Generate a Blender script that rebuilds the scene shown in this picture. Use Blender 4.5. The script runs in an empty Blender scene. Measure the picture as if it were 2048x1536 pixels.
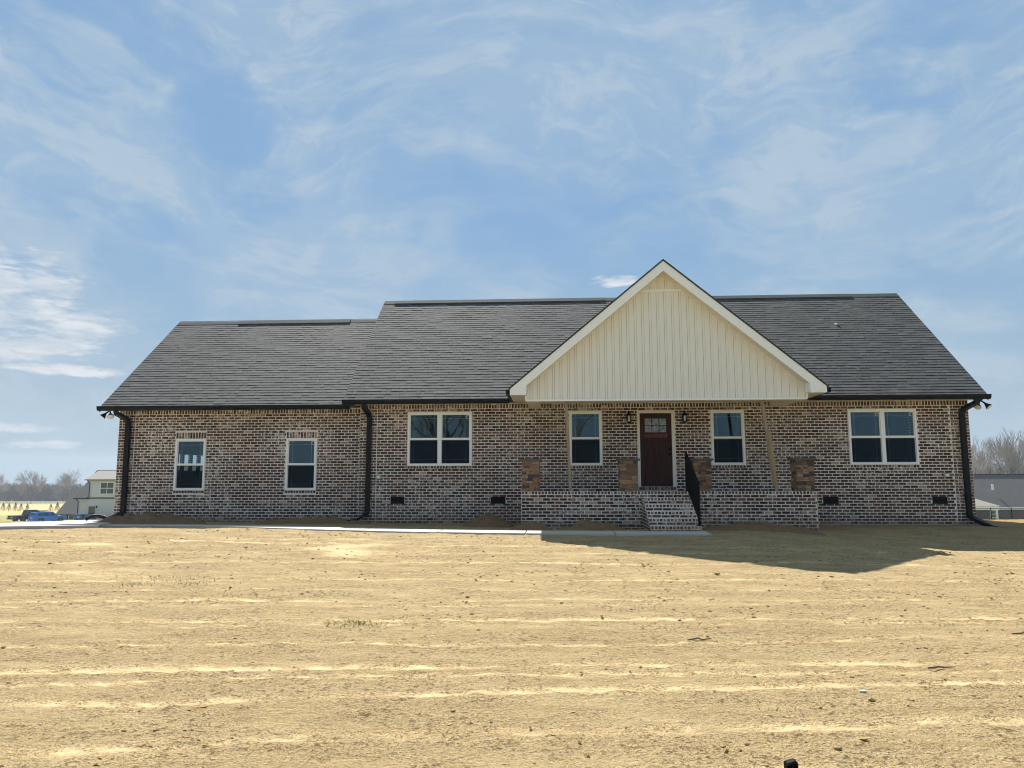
import bpy, math, random
import numpy as np
from mathutils import Vector, Matrix
random.seed(11)
rng = np.random.default_rng(5)
S = bpy.context.scene
COL = S.collection
PI = math.pi

# ------------------------------------------------------------------ camera
def cam_matrix(pitch, yaw, roll, loc):
    f = Vector((math.sin(yaw)*math.cos(pitch), math.cos(yaw)*math.cos(pitch), math.sin(pitch)))
    r0 = Vector((math.cos(yaw), -math.sin(yaw), 0)); u0 = r0.cross(f)
    r = r0*math.cos(roll) + u0*math.sin(roll); u = u0*math.cos(roll) - r0*math.sin(roll)
    m = Matrix((r, u, -f)).transposed().to_4x4(); m.translation = loc
    return m
cd = bpy.data.cameras.new('camera'); cam = bpy.data.objects.new('camera', cd); COL.objects.link(cam)
cd.sensor_width = 36.0; cd.lens = 26.0; cd.clip_start = 0.05; cd.clip_end = 6000
cam.matrix_world = cam_matrix(0.123396, -0.057086, -0.001964, Vector((0, -20.597, 1.3256)))
S.camera = cam

# ------------------------------------------------------------------ light
SUN_EL = math.radians(47.0); SUN_AZ = math.radians(-17.0)      # azimuth from +Y towards +X
SUN_DIR = Vector((math.sin(SUN_AZ)*math.cos(SUN_EL), math.cos(SUN_AZ)*math.cos(SUN_EL), math.sin(SUN_EL)))
sd = bpy.data.lights.new('sun', 'SUN'); sd.energy = 3.0; sd.angle = math.radians(0.5); sd.color = (1.0, 0.965, 0.90)
so = bpy.data.objects.new('sun', sd); COL.objects.link(so)
so.rotation_euler = (-SUN_DIR).to_track_quat('-Z', 'Y').to_euler(); so.location = (0, 0, 60)
S.view_settings.view_transform = 'Standard'; S.view_settings.look = 'None'
S.view_settings.exposure = 1.70; S.view_settings.gamma = 1.0; S.view_settings.use_curve_mapping = False
SKY_STRENGTH = 0.10
S.cycles.filter_width = 1.1
S.cycles.max_bounces = 6; S.cycles.diffuse_bounces = 3; S.cycles.glossy_bounces = 3; S.cycles.transmission_bounces = 2; S.cycles.transparent_max_bounces = 8

world = bpy.data.worlds.new('World'); S.world = world; world.use_nodes = True
wt = world.node_tree; wt.nodes.clear()
class G:
    """tiny node-graph helper"""
    def __init__(s, t): s.t = t
    def n(s, kind, **kw):
        nd = s.t.nodes.new(kind)
        for k, v in kw.items():
            if k.startswith('i_'):
                key = k[2:]
                key = int(key) if key.isdigit() else key
                s.put(nd.inputs[key], v)
            else: setattr(nd, k, v)
        return nd
    def put(s, sock, v):
        if isinstance(v, bpy.types.NodeSocket): s.t.links.new(v, sock)
        else:
            if isinstance(v, (tuple, list)) and len(v) == 3 and sock.type == 'RGBA': v = (*v, 1)
            sock.default_value = v
    def math(s, op, a, b=0.0, c=0.0, clamp=False):
        nd = s.t.nodes.new('ShaderNodeMath'); nd.operation = op; nd.use_clamp = clamp
        s.put(nd.inputs[0], a); s.put(nd.inputs[1], b); s.put(nd.inputs[2], c); return nd.outputs[0]
    def vmath(s, op, a, b=(0, 0, 0), out=0):
        nd = s.t.nodes.new('ShaderNodeVectorMath'); nd.operation = op
        s.put(nd.inputs[0], a); s.put(nd.inputs[1], b); return nd.outputs[out]
    def mix(s, f, a, b, blend='MIX'):
        nd = s.t.nodes.new('ShaderNodeMix'); nd.data_type = 'RGBA'; nd.blend_type = blend
        s.put(nd.inputs[0], f); s.put(nd.inputs[6], a); s.put(nd.inputs[7], b); return nd.outputs[2]
    def noise(s, vec, scale, detail=4, rough=0.5, dist=0.0):
        nd = s.n('ShaderNodeTexNoise'); s.put(nd.inputs['Vector'], vec); nd.inputs['Scale'].default_value = scale
        nd.inputs['Detail'].default_value = detail; nd.inputs['Roughness'].default_value = rough
        nd.inputs['Distortion'].default_value = dist; return nd.outputs[0]
    def ramp(s, f, stops, interp='LINEAR'):
        nd = s.n('ShaderNodeValToRGB'); s.put(nd.inputs[0], f); cr = nd.color_ramp; cr.interpolation = interp
        while len(cr.elements) < len(stops): cr.elements.new(0.5)
        for e, (p, c) in zip(cr.elements, stops):
            e.position = p; e.color = (c, c, c, 1) if isinstance(c, (int, float)) else (*c, 1)
        return nd.outputs[0]
    def maprange(s, v, a, b, c=0.0, d=1.0, smooth=True):
        nd = s.n('ShaderNodeMapRange'); nd.interpolation_type = 'SMOOTHSTEP' if smooth else 'LINEAR'
        s.put(nd.inputs[0], v); nd.inputs[1].default_value = a; nd.inputs[2].default_value = b
        nd.inputs[3].default_value = c; nd.inputs[4].default_value = d; return nd.outputs[0]
    def mapping(s, vec, scale=(1, 1, 1), rot=(0, 0, 0), loc=(0, 0, 0)):
        nd = s.n('ShaderNodeMapping'); s.put(nd.inputs['Vector'], vec)
        nd.inputs['Scale'].default_value = scale; nd.inputs['Rotation'].default_value = rot; nd.inputs['Location'].default_value = loc
        return nd.outputs[0]

g = G(wt)
tc = g.n('ShaderNodeTexCoord'); dirv = g.vmath('NORMALIZE', tc.outputs['Generated'])
sep = g.n('ShaderNodeSeparateXYZ'); g.put(sep.inputs[0], dirv)
up = g.n('ShaderNodeCombineXYZ'); g.put(up.inputs[0], sep.outputs[0]); g.put(up.inputs[1], sep.outputs[1]); g.put(up.inputs[2], g.math('MAXIMUM', sep.outputs[2], 0.015))
sky = g.n('ShaderNodeTexSky', sky_type='NISHITA', sun_disc=False, i_Vector=up.outputs[0])
sky.sun_elevation = SUN_EL; sky.sun_rotation = SUN_AZ; sky.air_density = 1.0; sky.dust_density = 0.15; sky.ozone_density = 1.0
den = g.math('ADD', g.math('MAXIMUM', sep.outputs[2], 0.0), 0.16)
comb = g.n('ShaderNodeCombineXYZ'); g.put(comb.inputs[0], g.math('DIVIDE', sep.outputs[0], den)); g.put(comb.inputs[1], g.math('DIVIDE', sep.outputs[1], den))
plane = comb.outputs[0]
# high thin cirrus: broad veils, combed streaks and small wisps, laid over the dome
warp = g.vmath('SCALE', g.n('ShaderNodeTexNoise', i_Vector=dirv, i_Scale=2.2, i_Detail=3.0).outputs[1]); wn = warp.node; wn.inputs['Scale'].default_value = 0.30
dw = g.vmath('ADD', dirv, warp)
veil = g.noise(g.mapping(dw, (1.0, 1.0, 1.6), (0, 0.35, 0), (1.3, 0.4, 0)), 3.2, 8, 0.56, 0.2)
streak = g.noise(g.mapping(dw, (1.3, 1.3, 6.5), (0, 0.42, 0), (3.1, 1.7, 0.6)), 3.4, 9, 0.62, 0.3)
streak2 = g.noise(g.mapping(dw, (1.6, 1.6, 5.5), (0, -0.40, 0), (5.1, 0.7, 2.6)), 4.0, 9, 0.64, 0.4)
wisps = g.noise(g.mapping(dw, (1.5, 1.5, 3.0), (0, -0.5, 0), (7.3, 2.2, 1.1)), 7.5, 10, 0.66, 0.6)
side = g.maprange(sep.outputs[0], -0.35, 0.25)
stk = g.math('ADD', g.math('MULTIPLY', streak2, g.math('SUBTRACT', 1.0, side)), g.math('MULTIPLY', streak, side))
v1 = g.maprange(veil, 0.36, 0.60)
v2 = g.math('MULTIPLY', g.maprange(stk, 0.44, 0.62), g.maprange(veil, 0.30, 0.52))
v3 = g.math('MULTIPLY', g.maprange(wisps, 0.48, 0.66), g.maprange(veil, 0.40, 0.56))
cir = g.math('ADD', g.math('ADD', g.math('MULTIPLY', v1, 0.46), g.math('MULTIPLY', v2, 0.50)), g.math('MULTIPLY', v3, 0.50), clamp=True)
# low cumulus near the horizon, thickest towards the north-west
el = sep.outputs[2]; az = g.math('ARCTAN2', sep.outputs[0], sep.outputs[1])
azv = g.n('ShaderNodeCombineXYZ'); g.put(azv.inputs[0], az); g.put(azv.inputs[1], g.math('MULTIPLY', el, 2.6))
cn = g.noise(g.mapping(azv.outputs[0], (1, 1, 1), (0, 0, 0), (0.62, 0.30, 0)), 11.0, 7, 0.54, 0.4)
def blob(ca, ce, ra, re):
    da = g.math('DIVIDE', g.math('SUBTRACT', az, ca), ra); de = g.math('DIVIDE', g.math('SUBTRACT', el, ce), re)
    return g.math('SUBTRACT', 1.0, g.math('ADD', g.math('MULTIPLY', da, da), g.math('MULTIPLY', de, de)))
bank = g.math('MAXIMUM', g.math('MAXIMUM', blob(-0.74, 0.222, 0.150, 0.045), blob(-0.69, 0.180, 0.150, 0.028)), g.math('MAXIMUM', blob(-0.70, 0.148, 0.140, 0.020), blob(-0.60, 0.122, 0.06, 0.008)))
bank = g.math('MAXIMUM', bank, g.math('MAXIMUM', blob(-0.66, 0.055, 0.05, 0.007), g.math('MAXIMUM', blob(-0.615, 0.036, 0.05, 0.006), blob(0.085, 0.256, 0.040, 0.009))))
bank = g.maprange(g.math('ADD', bank, g.math('ADD', g.math('MULTIPLY', g.math('SUBTRACT', cn, 0.5), 3.0), g.math('MULTIPLY', g.math('SUBTRACT', g.noise(g.mapping(azv.outputs[0], (1, 1.5, 1)), 42.0, 6, 0.6, 0.3), 0.5), 2.2))), 0.0, 1.0)
bank = g.math('MULTIPLY', bank, g.maprange(g.math('MAXIMUM', blob(-0.70, 0.13, 0.28, 0.16), blob(0.085, 0.256, 0.09, 0.03)), 0.0, 0.3))
cum = bank
puff = g.noise(g.mapping(azv.outputs[0], (1, 2.2, 1)), 11.0, 6, 0.55)
lum = g.math('DIVIDE', 1.0, g.math('ADD', 0.80, g.math('MULTIPLY', g.vmath('DOT_PRODUCT', sky.outputs[0], (0.25, 0.6, 0.15), 1), 0.22)))
sk = g.n('ShaderNodeVectorMath'); sk.operation = 'SCALE'; g.put(sk.inputs[0], sky.outputs[0]); g.put(sk.inputs['Scale'], lum)
K = 1.0/(SKY_STRENGTH*2**S.view_settings.exposure)
def C(r, gg, b): return (r*K, gg*K, b*K)
hazef = g.maprange(el, 0.0, 0.36, 0.70, 0.0)
thin = g.mix(0.80, sk.outputs[0], C(0.170, 0.325, 0.510))
c1 = g.mix(hazef, thin, C(0.42, 0.535, 0.625))
c2 = g.mix(g.math('MULTIPLY', cir, 0.88), c1, C(0.455, 0.572, 0.685))
c3 = g.mix(g.math('MULTIPLY', cum, 0.9), c2, g.mix(g.maprange(puff, 0.35, 0.65), C(0.58, 0.65, 0.73), C(0.80, 0.83, 0.86)))
bg = g.n('ShaderNodeBackground', i_Color=c3, i_Strength=SKY_STRENGTH)
wo = g.n('ShaderNodeOutputWorld'); wt.links.new(bg.outputs[0], wo.inputs[0])

# ------------------------------------------------------------------ materials
MATS = {}
def new_mat(name):
    m = bpy.data.materials.new(name); m.use_nodes = True; m.node_tree.nodes.clear(); MATS[name] = m
    g = G(m.node_tree); out = g.n('ShaderNodeOutputMaterial'); p = g.n('ShaderNodeBsdfPrincipled')
    m.node_tree.links.new(p.outputs[0], out.inputs[0])
    g.p = p; g.out = out; g.pos = g.n('ShaderNodeNewGeometry').outputs['Position']
    return m, g
def bump(g, h, strength, dist=0.01):
    b = g.n('ShaderNodeBump'); g.put(b.inputs['Height'], h); b.inputs['Strength'].default_value = strength; b.inputs['Distance'].default_value = dist
    g.put(g.p.inputs['Normal'], b.outputs[0])
def simple(name, col, rough=0.6, var=0.12, scale=6.0, metal=0.0, spec=0.4, bmp=0.0, bscale=60.0):
    m, g = new_mat(name)
    n = g.noise(g.pos, scale, 5, 0.6)
    c = g.mix(n, tuple(x*(1-var) for x in col), tuple(min(1, x*(1+var)) for x in col))
    g.put(g.p.inputs['Base Color'], c); g.p.inputs['Roughness'].default_value = rough; g.p.inputs['Metallic'].default_value = metal
    g.p.inputs['Specular IOR Level'].default_value = spec
    if bmp: bump(g, g.noise(g.pos, bscale, 4), bmp, 0.004)
    return m
def attr(g, name):
    a = g.n('ShaderNodeAttribute'); a.attribute_name = name; return a.outputs['Fac']

# brick: tumbled dark brown / purple / red with smeared mortar
m, g = new_mat('brick')
a = attr(g, 'tone')
c = g.ramp(a, [(0.0, (0.027, 0.020, 0.019)), (0.22, (0.052, 0.030, 0.026)), (0.45, (0.080, 0.043, 0.035)), (0.62, (0.135, 0.060, 0.046)),
               (0.76, (0.064, 0.043, 0.039)), (0.88, (0.24, 0.160, 0.130)), (1.0, (0.43, 0.355, 0.30))])
fine = g.noise(g.pos, 55, 6, 0.7); mid = g.noise(g.pos, 11, 5, 0.6); big = g.noise(g.pos, 0.75, 4, 0.55)
c = g.mix(g.math('MULTIPLY', g.maprange(fine, 0.45, 0.7), 0.35), c, (0.17, 0.12, 0.095))
smear = g.math('MULTIPLY', g.maprange(mid, 0.50, 0.62), g.maprange(big, 0.46, 0.60))
smear = g.math('ADD', smear, g.math('MULTIPLY', g.maprange(fine, 0.60, 0.72), 0.35), clamp=True)
c = g.mix(g.math('MULTIPLY', smear, 0.75), c, (0.62, 0.56, 0.48))
spz = g.n('ShaderNodeSeparateXYZ'); g.put(spz.inputs[0], g.pos); mud = g.math('MULTIPLY', g.maprange(g.math('ADD', spz.outputs[2], g.math('MULTIPLY', big, -0.5)), 0.12, -0.28), g.maprange(mid, 0.36, 0.60))
c = g.mix(g.math('MULTIPLY', mud, 0.7), c, (0.17, 0.115, 0.066))
g.put(g.p.inputs['Base Color'], c); g.p.inputs['Roughness'].default_value = 0.9; g.p.inputs['Specular IOR Level'].default_value = 0.2
bump(g, g.math('ADD', fine, g.math('MULTIPLY', mid, 0.6)), 0.6, 0.006)
# mortar
m, g = new_mat('mortar')
n1 = g.noise(g.pos, 40, 5, 0.65); n2 = g.noise(g.pos, 1.1, 4)
spz = g.n('ShaderNodeSeparateXYZ'); g.put(spz.inputs[0], g.pos); mud = g.maprange(g.math('ADD', spz.outputs[2], g.math('MULTIPLY', g.noise(g.pos, 0.75, 4, 0.55), -0.5)), 0.10, -0.28)
c = g.mix(n1, (0.66, 0.575, 0.495), (0.82, 0.745, 0.665)); c = g.mix(g.maprange(n2, 0.42, 0.62), c, (0.79, 0.73, 0.67))
c = g.mix(g.math('MULTIPLY', mud, 0.65), c, (0.26, 0.185, 0.115))
g.put(g.p.inputs['Base Color'], c); g.p.inputs['Roughness'].default_value = 0.95; g.p.inputs['Specular IOR Level'].default_value = 0.1
bump(g, n1, 0.5, 0.004)
# flat brick pattern for the walls that face away
m, g = new_mat('brick_plain')
bt = g.n('ShaderNodeTexBrick'); sp = g.n('ShaderNodeSeparateXYZ'); g.put(sp.inputs[0], g.pos)
cb = g.n('ShaderNodeCombineXYZ'); g.put(cb.inputs[0], g.math('ADD', sp.outputs[0], sp.outputs[1])); g.put(cb.inputs[1], sp.outputs[2]); g.put(bt.inputs['Vector'], cb.outputs[0])
bt.inputs['Scale'].default_value = 1.0; bt.inputs['Brick Width'].default_value = 0.203; bt.inputs['Row Height'].default_value = 0.0794; bt.inputs['Mortar Size'].default_value = 0.011
bt.inputs['Color1'].default_value = (0.05, 0.032, 0.028, 1); bt.inputs['Color2'].default_value = (0.10, 0.055, 0.045, 1); bt.inputs['Mortar'].default_value = (0.52, 0.46, 0.38, 1)
g.put(g.p.inputs['Base Color'], bt.outputs[0]); g.p.inputs['Roughness'].default_value = 0.9
# shingles
m, g = new_mat('shingle')
a = attr(g, 'tone'); n1 = g.noise(g.pos, 90, 5, 0.75); n2 = g.noise(g.pos, 3.0, 4)
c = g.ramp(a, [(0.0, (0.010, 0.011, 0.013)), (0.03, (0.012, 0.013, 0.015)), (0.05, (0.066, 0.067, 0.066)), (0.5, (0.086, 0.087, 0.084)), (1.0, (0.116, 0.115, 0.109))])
c = g.mix(g.maprange(n1, 0.35, 0.7), g.mix(1, c, (0.55, 0.55, 0.56), 'MULTIPLY'), g.mix(1, c, (1.3, 1.3, 1.3), 'MULTIPLY'))
g.put(g.p.inputs['Base Color'], c); g.p.inputs['Roughness'].default_value = 0.85; g.p.inputs['Specular IOR Level'].default_value = 0.35
bump(g, n1, 0.35, 0.003)
simple('shingle_dark', (0.035, 0.037, 0.04), 0.85, 0.3, 40)
m, g = new_mat('shingle_flat')
sp = g.n('ShaderNodeSeparateXYZ'); g.put(sp.inputs[0], g.pos)
w = g.n('ShaderNodeTexWave', wave_type='BANDS', bands_direction='Z', i_Vector=g.pos); w.inputs['Scale'].default_value = 3.4
c = g.mix(g.noise(g.pos, 30, 5, 0.7), (0.09, 0.092, 0.095), (0.17, 0.168, 0.162)); c = g.mix(g.math('MULTIPLY', w.outputs[1], 0.5), c, (0.05, 0.05, 0.052))
g.put(g.p.inputs['Base Color'], c); g.p.inputs['Roughness'].default_value = 0.9
simple('siding', (0.83, 0.80, 0.735), 0.55, 0.04, 2.0, spec=0.35, bmp=0.12, bscale=120)
simple('groove', (0.22, 0.195, 0.16), 0.7, 0.05)
simple('white_trim', (0.90, 0.895, 0.885), 0.45, 0.03, 3.0, spec=0.4)
simple('cream_trim', (0.80, 0.765, 0.69), 0.5, 0.03, 3.0)
simple('soffit', (0.76, 0.69, 0.56), 0.6, 0.05, 4.0)
simple('black_metal', (0.0035, 0.0055, 0.008), 0.45, 0.25, 10, spec=0.16)
simple('rail_black', (0.0015, 0.0015, 0.0025), 0.6, 0.2, 10, spec=0.06)
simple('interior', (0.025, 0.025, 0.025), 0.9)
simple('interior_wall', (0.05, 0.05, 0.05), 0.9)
simple('concrete', (0.48, 0.45, 0.395), 0.85, 0.14, 3.0, spec=0.2, bmp=0.2, bscale=80)
simple('grey_box', (0.35, 0.36, 0.37), 0.5)
simple('lamp_white', (0.8, 0.8, 0.78), 0.4)
# window glass: low-e double glazing, part clear and part mirror by angle
def glass(name, tint, ior):
    m = bpy.data.materials.new(name); m.use_nodes = True; m.node_tree.nodes.clear(); MATS[name] = m
    g = G(m.node_tree); out = g.n('ShaderNodeOutputMaterial')
    tr = g.n('ShaderNodeBsdfTransparent', i_Color=tint); gl = g.n('ShaderNodeBsdfGlossy', i_Color=(0.52, 0.80, 0.92), i_Roughness=0.012)
    gn = g.noise(g.n('ShaderNodeNewGeometry').outputs['Position'], 1.6, 2); b = g.n('ShaderNodeBump', i_Height=gn); b.inputs['Strength'].default_value = 0.06; b.inputs['Distance'].default_value = 0.02
    g.put(gl.inputs['Normal'], b.outputs[0])
    fr = g.n('ShaderNodeFresnel', i_IOR=ior); mx = g.n('ShaderNodeMixShader')
    g.put(mx.inputs[0], fr.outputs[0]); g.put(mx.inputs[1], tr.outputs[0]); g.put(mx.inputs[2], gl.outputs[0])
    m.node_tree.links.new(mx.outputs[0], out.inputs[0])
glass('glass', (0.42, 0.55, 0.58), 1.95)
m = bpy.data.materials.new('insect_screen'); m.use_nodes = True; m.node_tree.nodes.clear(); MATS['insect_screen'] = m
g = G(m.node_tree); out = g.n('ShaderNodeOutputMaterial'); tr = g.n('ShaderNodeBsdfTransparent'); df = g.n('ShaderNodeBsdfDiffuse', i_Color=(0.005, 0.013, 0.022)); mx = g.n('ShaderNodeMixShader', i_0=0.74)
g.put(mx.inputs[1], tr.outputs[0]); g.put(mx.inputs[2], df.outputs[0]); m.node_tree.links.new(mx.outputs[0], out.inputs[0])
# wood
def wood(name, c0, c1, axis, rough=0.45):
    m, g = new_mat(name)
    sc = [14, 14, 14]; sc[axis] = 0.9
    n = g.noise(g.mapping(g.pos, tuple(sc)), 3.0, 7, 0.65, 0.6); n2 = g.noise(g.pos, 2.2, 3)
    c = g.mix(g.maprange(n, 0.3, 0.72), c0, c1); c = g.mix(g.math('MULTIPLY', n2, 0.35), c, c0)
    g.put(g.p.inputs['Base Color'], c); g.p.inputs['Roughness'].default_value = rough; g.p.inputs['Specular IOR Level'].default_value = 0.15
    bump(g, n, 0.15, 0.003)
wood('door_wood', (0.018, 0.0055, 0.005), (0.075, 0.022, 0.018), 2, 0.6)
wood('ledge_wood', (0.09, 0.025, 0.02), (0.18, 0.055, 0.042), 0, 0.55)
wood('lumber', (0.26, 0.19, 0.13), (0.40, 0.31, 0.22), 2, 0.8)
wood('lumber_yellow', (0.27, 0.20, 0.10), (0.42, 0.32, 0.17), 2, 0.8)
# ledge stone
m, g = new_mat('stone')
a = attr(g, 'tone')
c = g.ramp(a, [(0.0, (0.055, 0.060, 0.066)), (0.14, (0.10, 0.075, 0.058)), (0.32, (0.24, 0.145, 0.090)), (0.55, (0.36, 0.225, 0.125)), (0.70, (0.27, 0.135, 0.090)), (0.86, (0.46, 0.31, 0.17)), (1.0, (0.44, 0.32, 0.22))])
n1 = g.noise(g.pos, 26, 6, 0.7); n2 = g.noise(g.pos, 7, 4)
c = g.mix(g.maprange(n1, 0.35, 0.75), g.mix(1, c, (0.6, 0.58, 0.56), 'MULTIPLY'), g.mix(1, c, (1.25, 1.22, 1.15), 'MULTIPLY'))
c = g.mix(g.math('MULTIPLY', g.maprange(n2, 0.5, 0.75), 0.5), c, (0.12, 0.10, 0.09))
g.put(g.p.inputs['Base Color'], c); g.p.inputs['Roughness'].default_value = 0.9
bump(g, n1, 0.9, 0.012)
simple('stone_cap', (0.11, 0.095, 0.088), 0.85, 0.3, 14, bmp=0.6, bscale=30)
simple('stone_core', (0.05, 0.045, 0.04), 0.95)
# soil
m, g = new_mat('soil')
P = g.pos
n_big = g.noise(g.mapping(P, (0.22, 0.55, 1)), 1.0, 5, 0.6)
n_str = g.noise(g.mapping(P, (0.55, 4.0, 1), (0, 0, 0.05)), 1.4, 5, 0.62, 0.4)
n_mid = g.noise(P, 5.0, 4, 0.65); n_fine = g.noise(P, 34, 4, 0.75); n_grit = g.noise(P, 120, 3, 0.7)
tr = attr(g, 'track'); wet = attr(g, 'damp'); rut = attr(g, 'rut')
n_cr = g.noise(P, 20, 5, 0.78); n_cl = g.noise(g.mapping(P, (1.0, 1.8, 1)), 1.3, 5, 0.62); n_sm = g.noise(P, 62, 4, 0.8)
c = g.mix(g.maprange(n_str, 0.30, 0.70), (0.49, 0.345, 0.168), (0.645, 0.487, 0.252))
c = g.mix(g.math('MULTIPLY', g.maprange(n_big, 0.38, 0.68), 0.55), c, (0.57, 0.418, 0.212))
c = g.mix(g.math('MULTIPLY', g.maprange(n_mid, 0.50, 0.72), 0.35), c, (0.40, 0.272, 0.128))
c = g.mix(g.math('MULTIPLY', g.maprange(n_fine, 0.50, 0.64), 0.50), c, (0.33, 0.22, 0.10))
c = g.mix(g.math('MULTIPLY', g.maprange(n_grit, 0.53, 0.66), 0.60), c, (0.80, 0.66, 0.41))
pn = g.noise(g.mapping(P, (1.3, 6, 1)), 2.2, 6, 0.68)
pale = g.maprange(g.math('ADD', tr, g.math('MULTIPLY', g.math('SUBTRACT', pn, 0.5), 1.5)), 0.42, 0.62)
pale = g.math('MULTIPLY', pale, g.maprange(tr, 0.05, 0.25))
c = g.mix(g.math('MULTIPLY', pale, 0.65), c, g.mix(n_fine, (0.62, 0.46, 0.235), (0.78, 0.61, 0.34)))
dark = g.math('MULTIPLY', g.maprange(n_cr, 0.535, 0.60), g.maprange(n_cl, 0.42, 0.56))
dark = g.math('MAXIMUM', dark, g.math('MULTIPLY', g.maprange(n_sm, 0.525, 0.59), g.maprange(n_cl, 0.30, 0.50)))
c = g.mix(g.math('MULTIPLY', dark, g.math('SUBTRACT', 0.9, g.math('MULTIPLY', pale, 0.55))), c, (0.15, 0.095, 0.045))
c = g.mix(g.math('MULTIPLY', rut, g.maprange(n_fine, 0.38, 0.56)), c, (0.24, 0.155, 0.075))
c = g.mix(g.math('MULTIPLY', wet, 0.72), c, (0.35, 0.20, 0.080))
g.put(g.p.inputs['Base Color'], c); g.p.inputs['Roughness'].default_value = 0.95; g.p.inputs['Specular IOR Level'].default_value = 0.1
hh = g.math('ADD', g.math('ADD', g.math('MULTIPLY', n_cr, 1.3), g.math('MULTIPLY', n_mid, 1.2)), g.math('MULTIPLY', n_sm, 0.6))
b = g.n('ShaderNodeBump'); g.put(b.inputs['Height'], hh); g.put(b.inputs['Strength'], g.math('SUBTRACT', 1.0, g.math('MULTIPLY', tr, 0.6))); b.inputs['Distance'].default_value = 0.045
g.put(g.p.inputs['Normal'], b.outputs[0])
simple('clod', (0.38, 0.262, 0.125), 0.95, 0.35, 14, spec=0.1, bmp=0.5, bscale=70)
simple('mulch', (0.20, 0.125, 0.066), 0.95, 0.5, 14, spec=0.1, bmp=1.0, bscale=30)
simple('grass', (0.34, 0.35, 0.10), 0.7, 0.3, 5)
# far land: green near the lane, straw-coloured pasture beyond
m, g = new_mat('field')
sp = g.n('ShaderNodeSeparateXYZ'); g.put(sp.inputs[0], g.pos)
n = g.noise(g.mapping(g.pos, (0.02, 0.09, 1)), 1.0, 6, 0.6); n2 = g.noise(g.pos, 1.5, 5, 0.7)
z1 = g.maprange(g.math('ADD', sp.outputs[1], g.math('MULTIPLY', n, 40.0)), 138, 165)
c = g.mix(n2, (0.20, 0.21, 0.075), (0.30, 0.28, 0.11)); c2 = g.mix(n, (0.36, 0.29, 0.125), (0.46, 0.375, 0.17))
g.put(g.p.inputs['Base Color'], g.mix(z1, c, c2)); g.p.inputs['Roughness'].default_value = 0.95; g.p.inputs['Specular IOR Level'].default_value = 0.1
simple('bark', (0.10, 0.088, 0.080), 0.9, 0.3, 3)
simple('twig', (0.25, 0.225, 0.215), 0.9, 0.25, 0.7)
simple('twig_red', (0.30, 0.215, 0.205), 0.9, 0.25, 0.7)
simple('woods', (0.085, 0.095, 0.115), 0.95, 0.35, 0.05)
simple('conifer', (0.045, 0.062, 0.032), 0.85, 0.4, 2.0)
simple('white_brick', (0.68, 0.625, 0.58), 0.9, 0.18, 5.0, bmp=0.3, bscale=12)
simple('tan_wall', (0.36, 0.31, 0.245), 0.9, 0.15, 3.0)
simple('grey_brick', (0.155, 0.135, 0.122), 0.9, 0.25, 6.0)
simple('roof_grey', (0.105, 0.10, 0.098), 0.9, 0.25, 2.5)
simple('roof_tan', (0.26, 0.24, 0.205), 0.9, 0.15, 2.5)
simple('window_dark', (0.02, 0.028, 0.03), 0.1, 0.2, 1.0, spec=0.7)
simple('paint_blue', (0.010, 0.19, 0.72), 0.25, 0.05, 1.0, spec=0.6)
simple('paint_black', (0.010, 0.011, 0.013), 0.25, 0.1, 1.0, spec=0.6)
simple('tyre', (0.012, 0.012, 0.012), 0.85)
simple('rim', (0.10, 0.10, 0.105), 0.4, metal=0.6)
simple('tail_red', (0.45, 0.02, 0.02), 0.3)
simple('plate', (0.7, 0.7, 0.68), 0.5)
simple('bin_blue', (0.018, 0.15, 0.31), 0.55, 0.12, 2.0)
simple('pipe_black', (0.010, 0.010, 0.011), 0.6, 0.2, 20)

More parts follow.
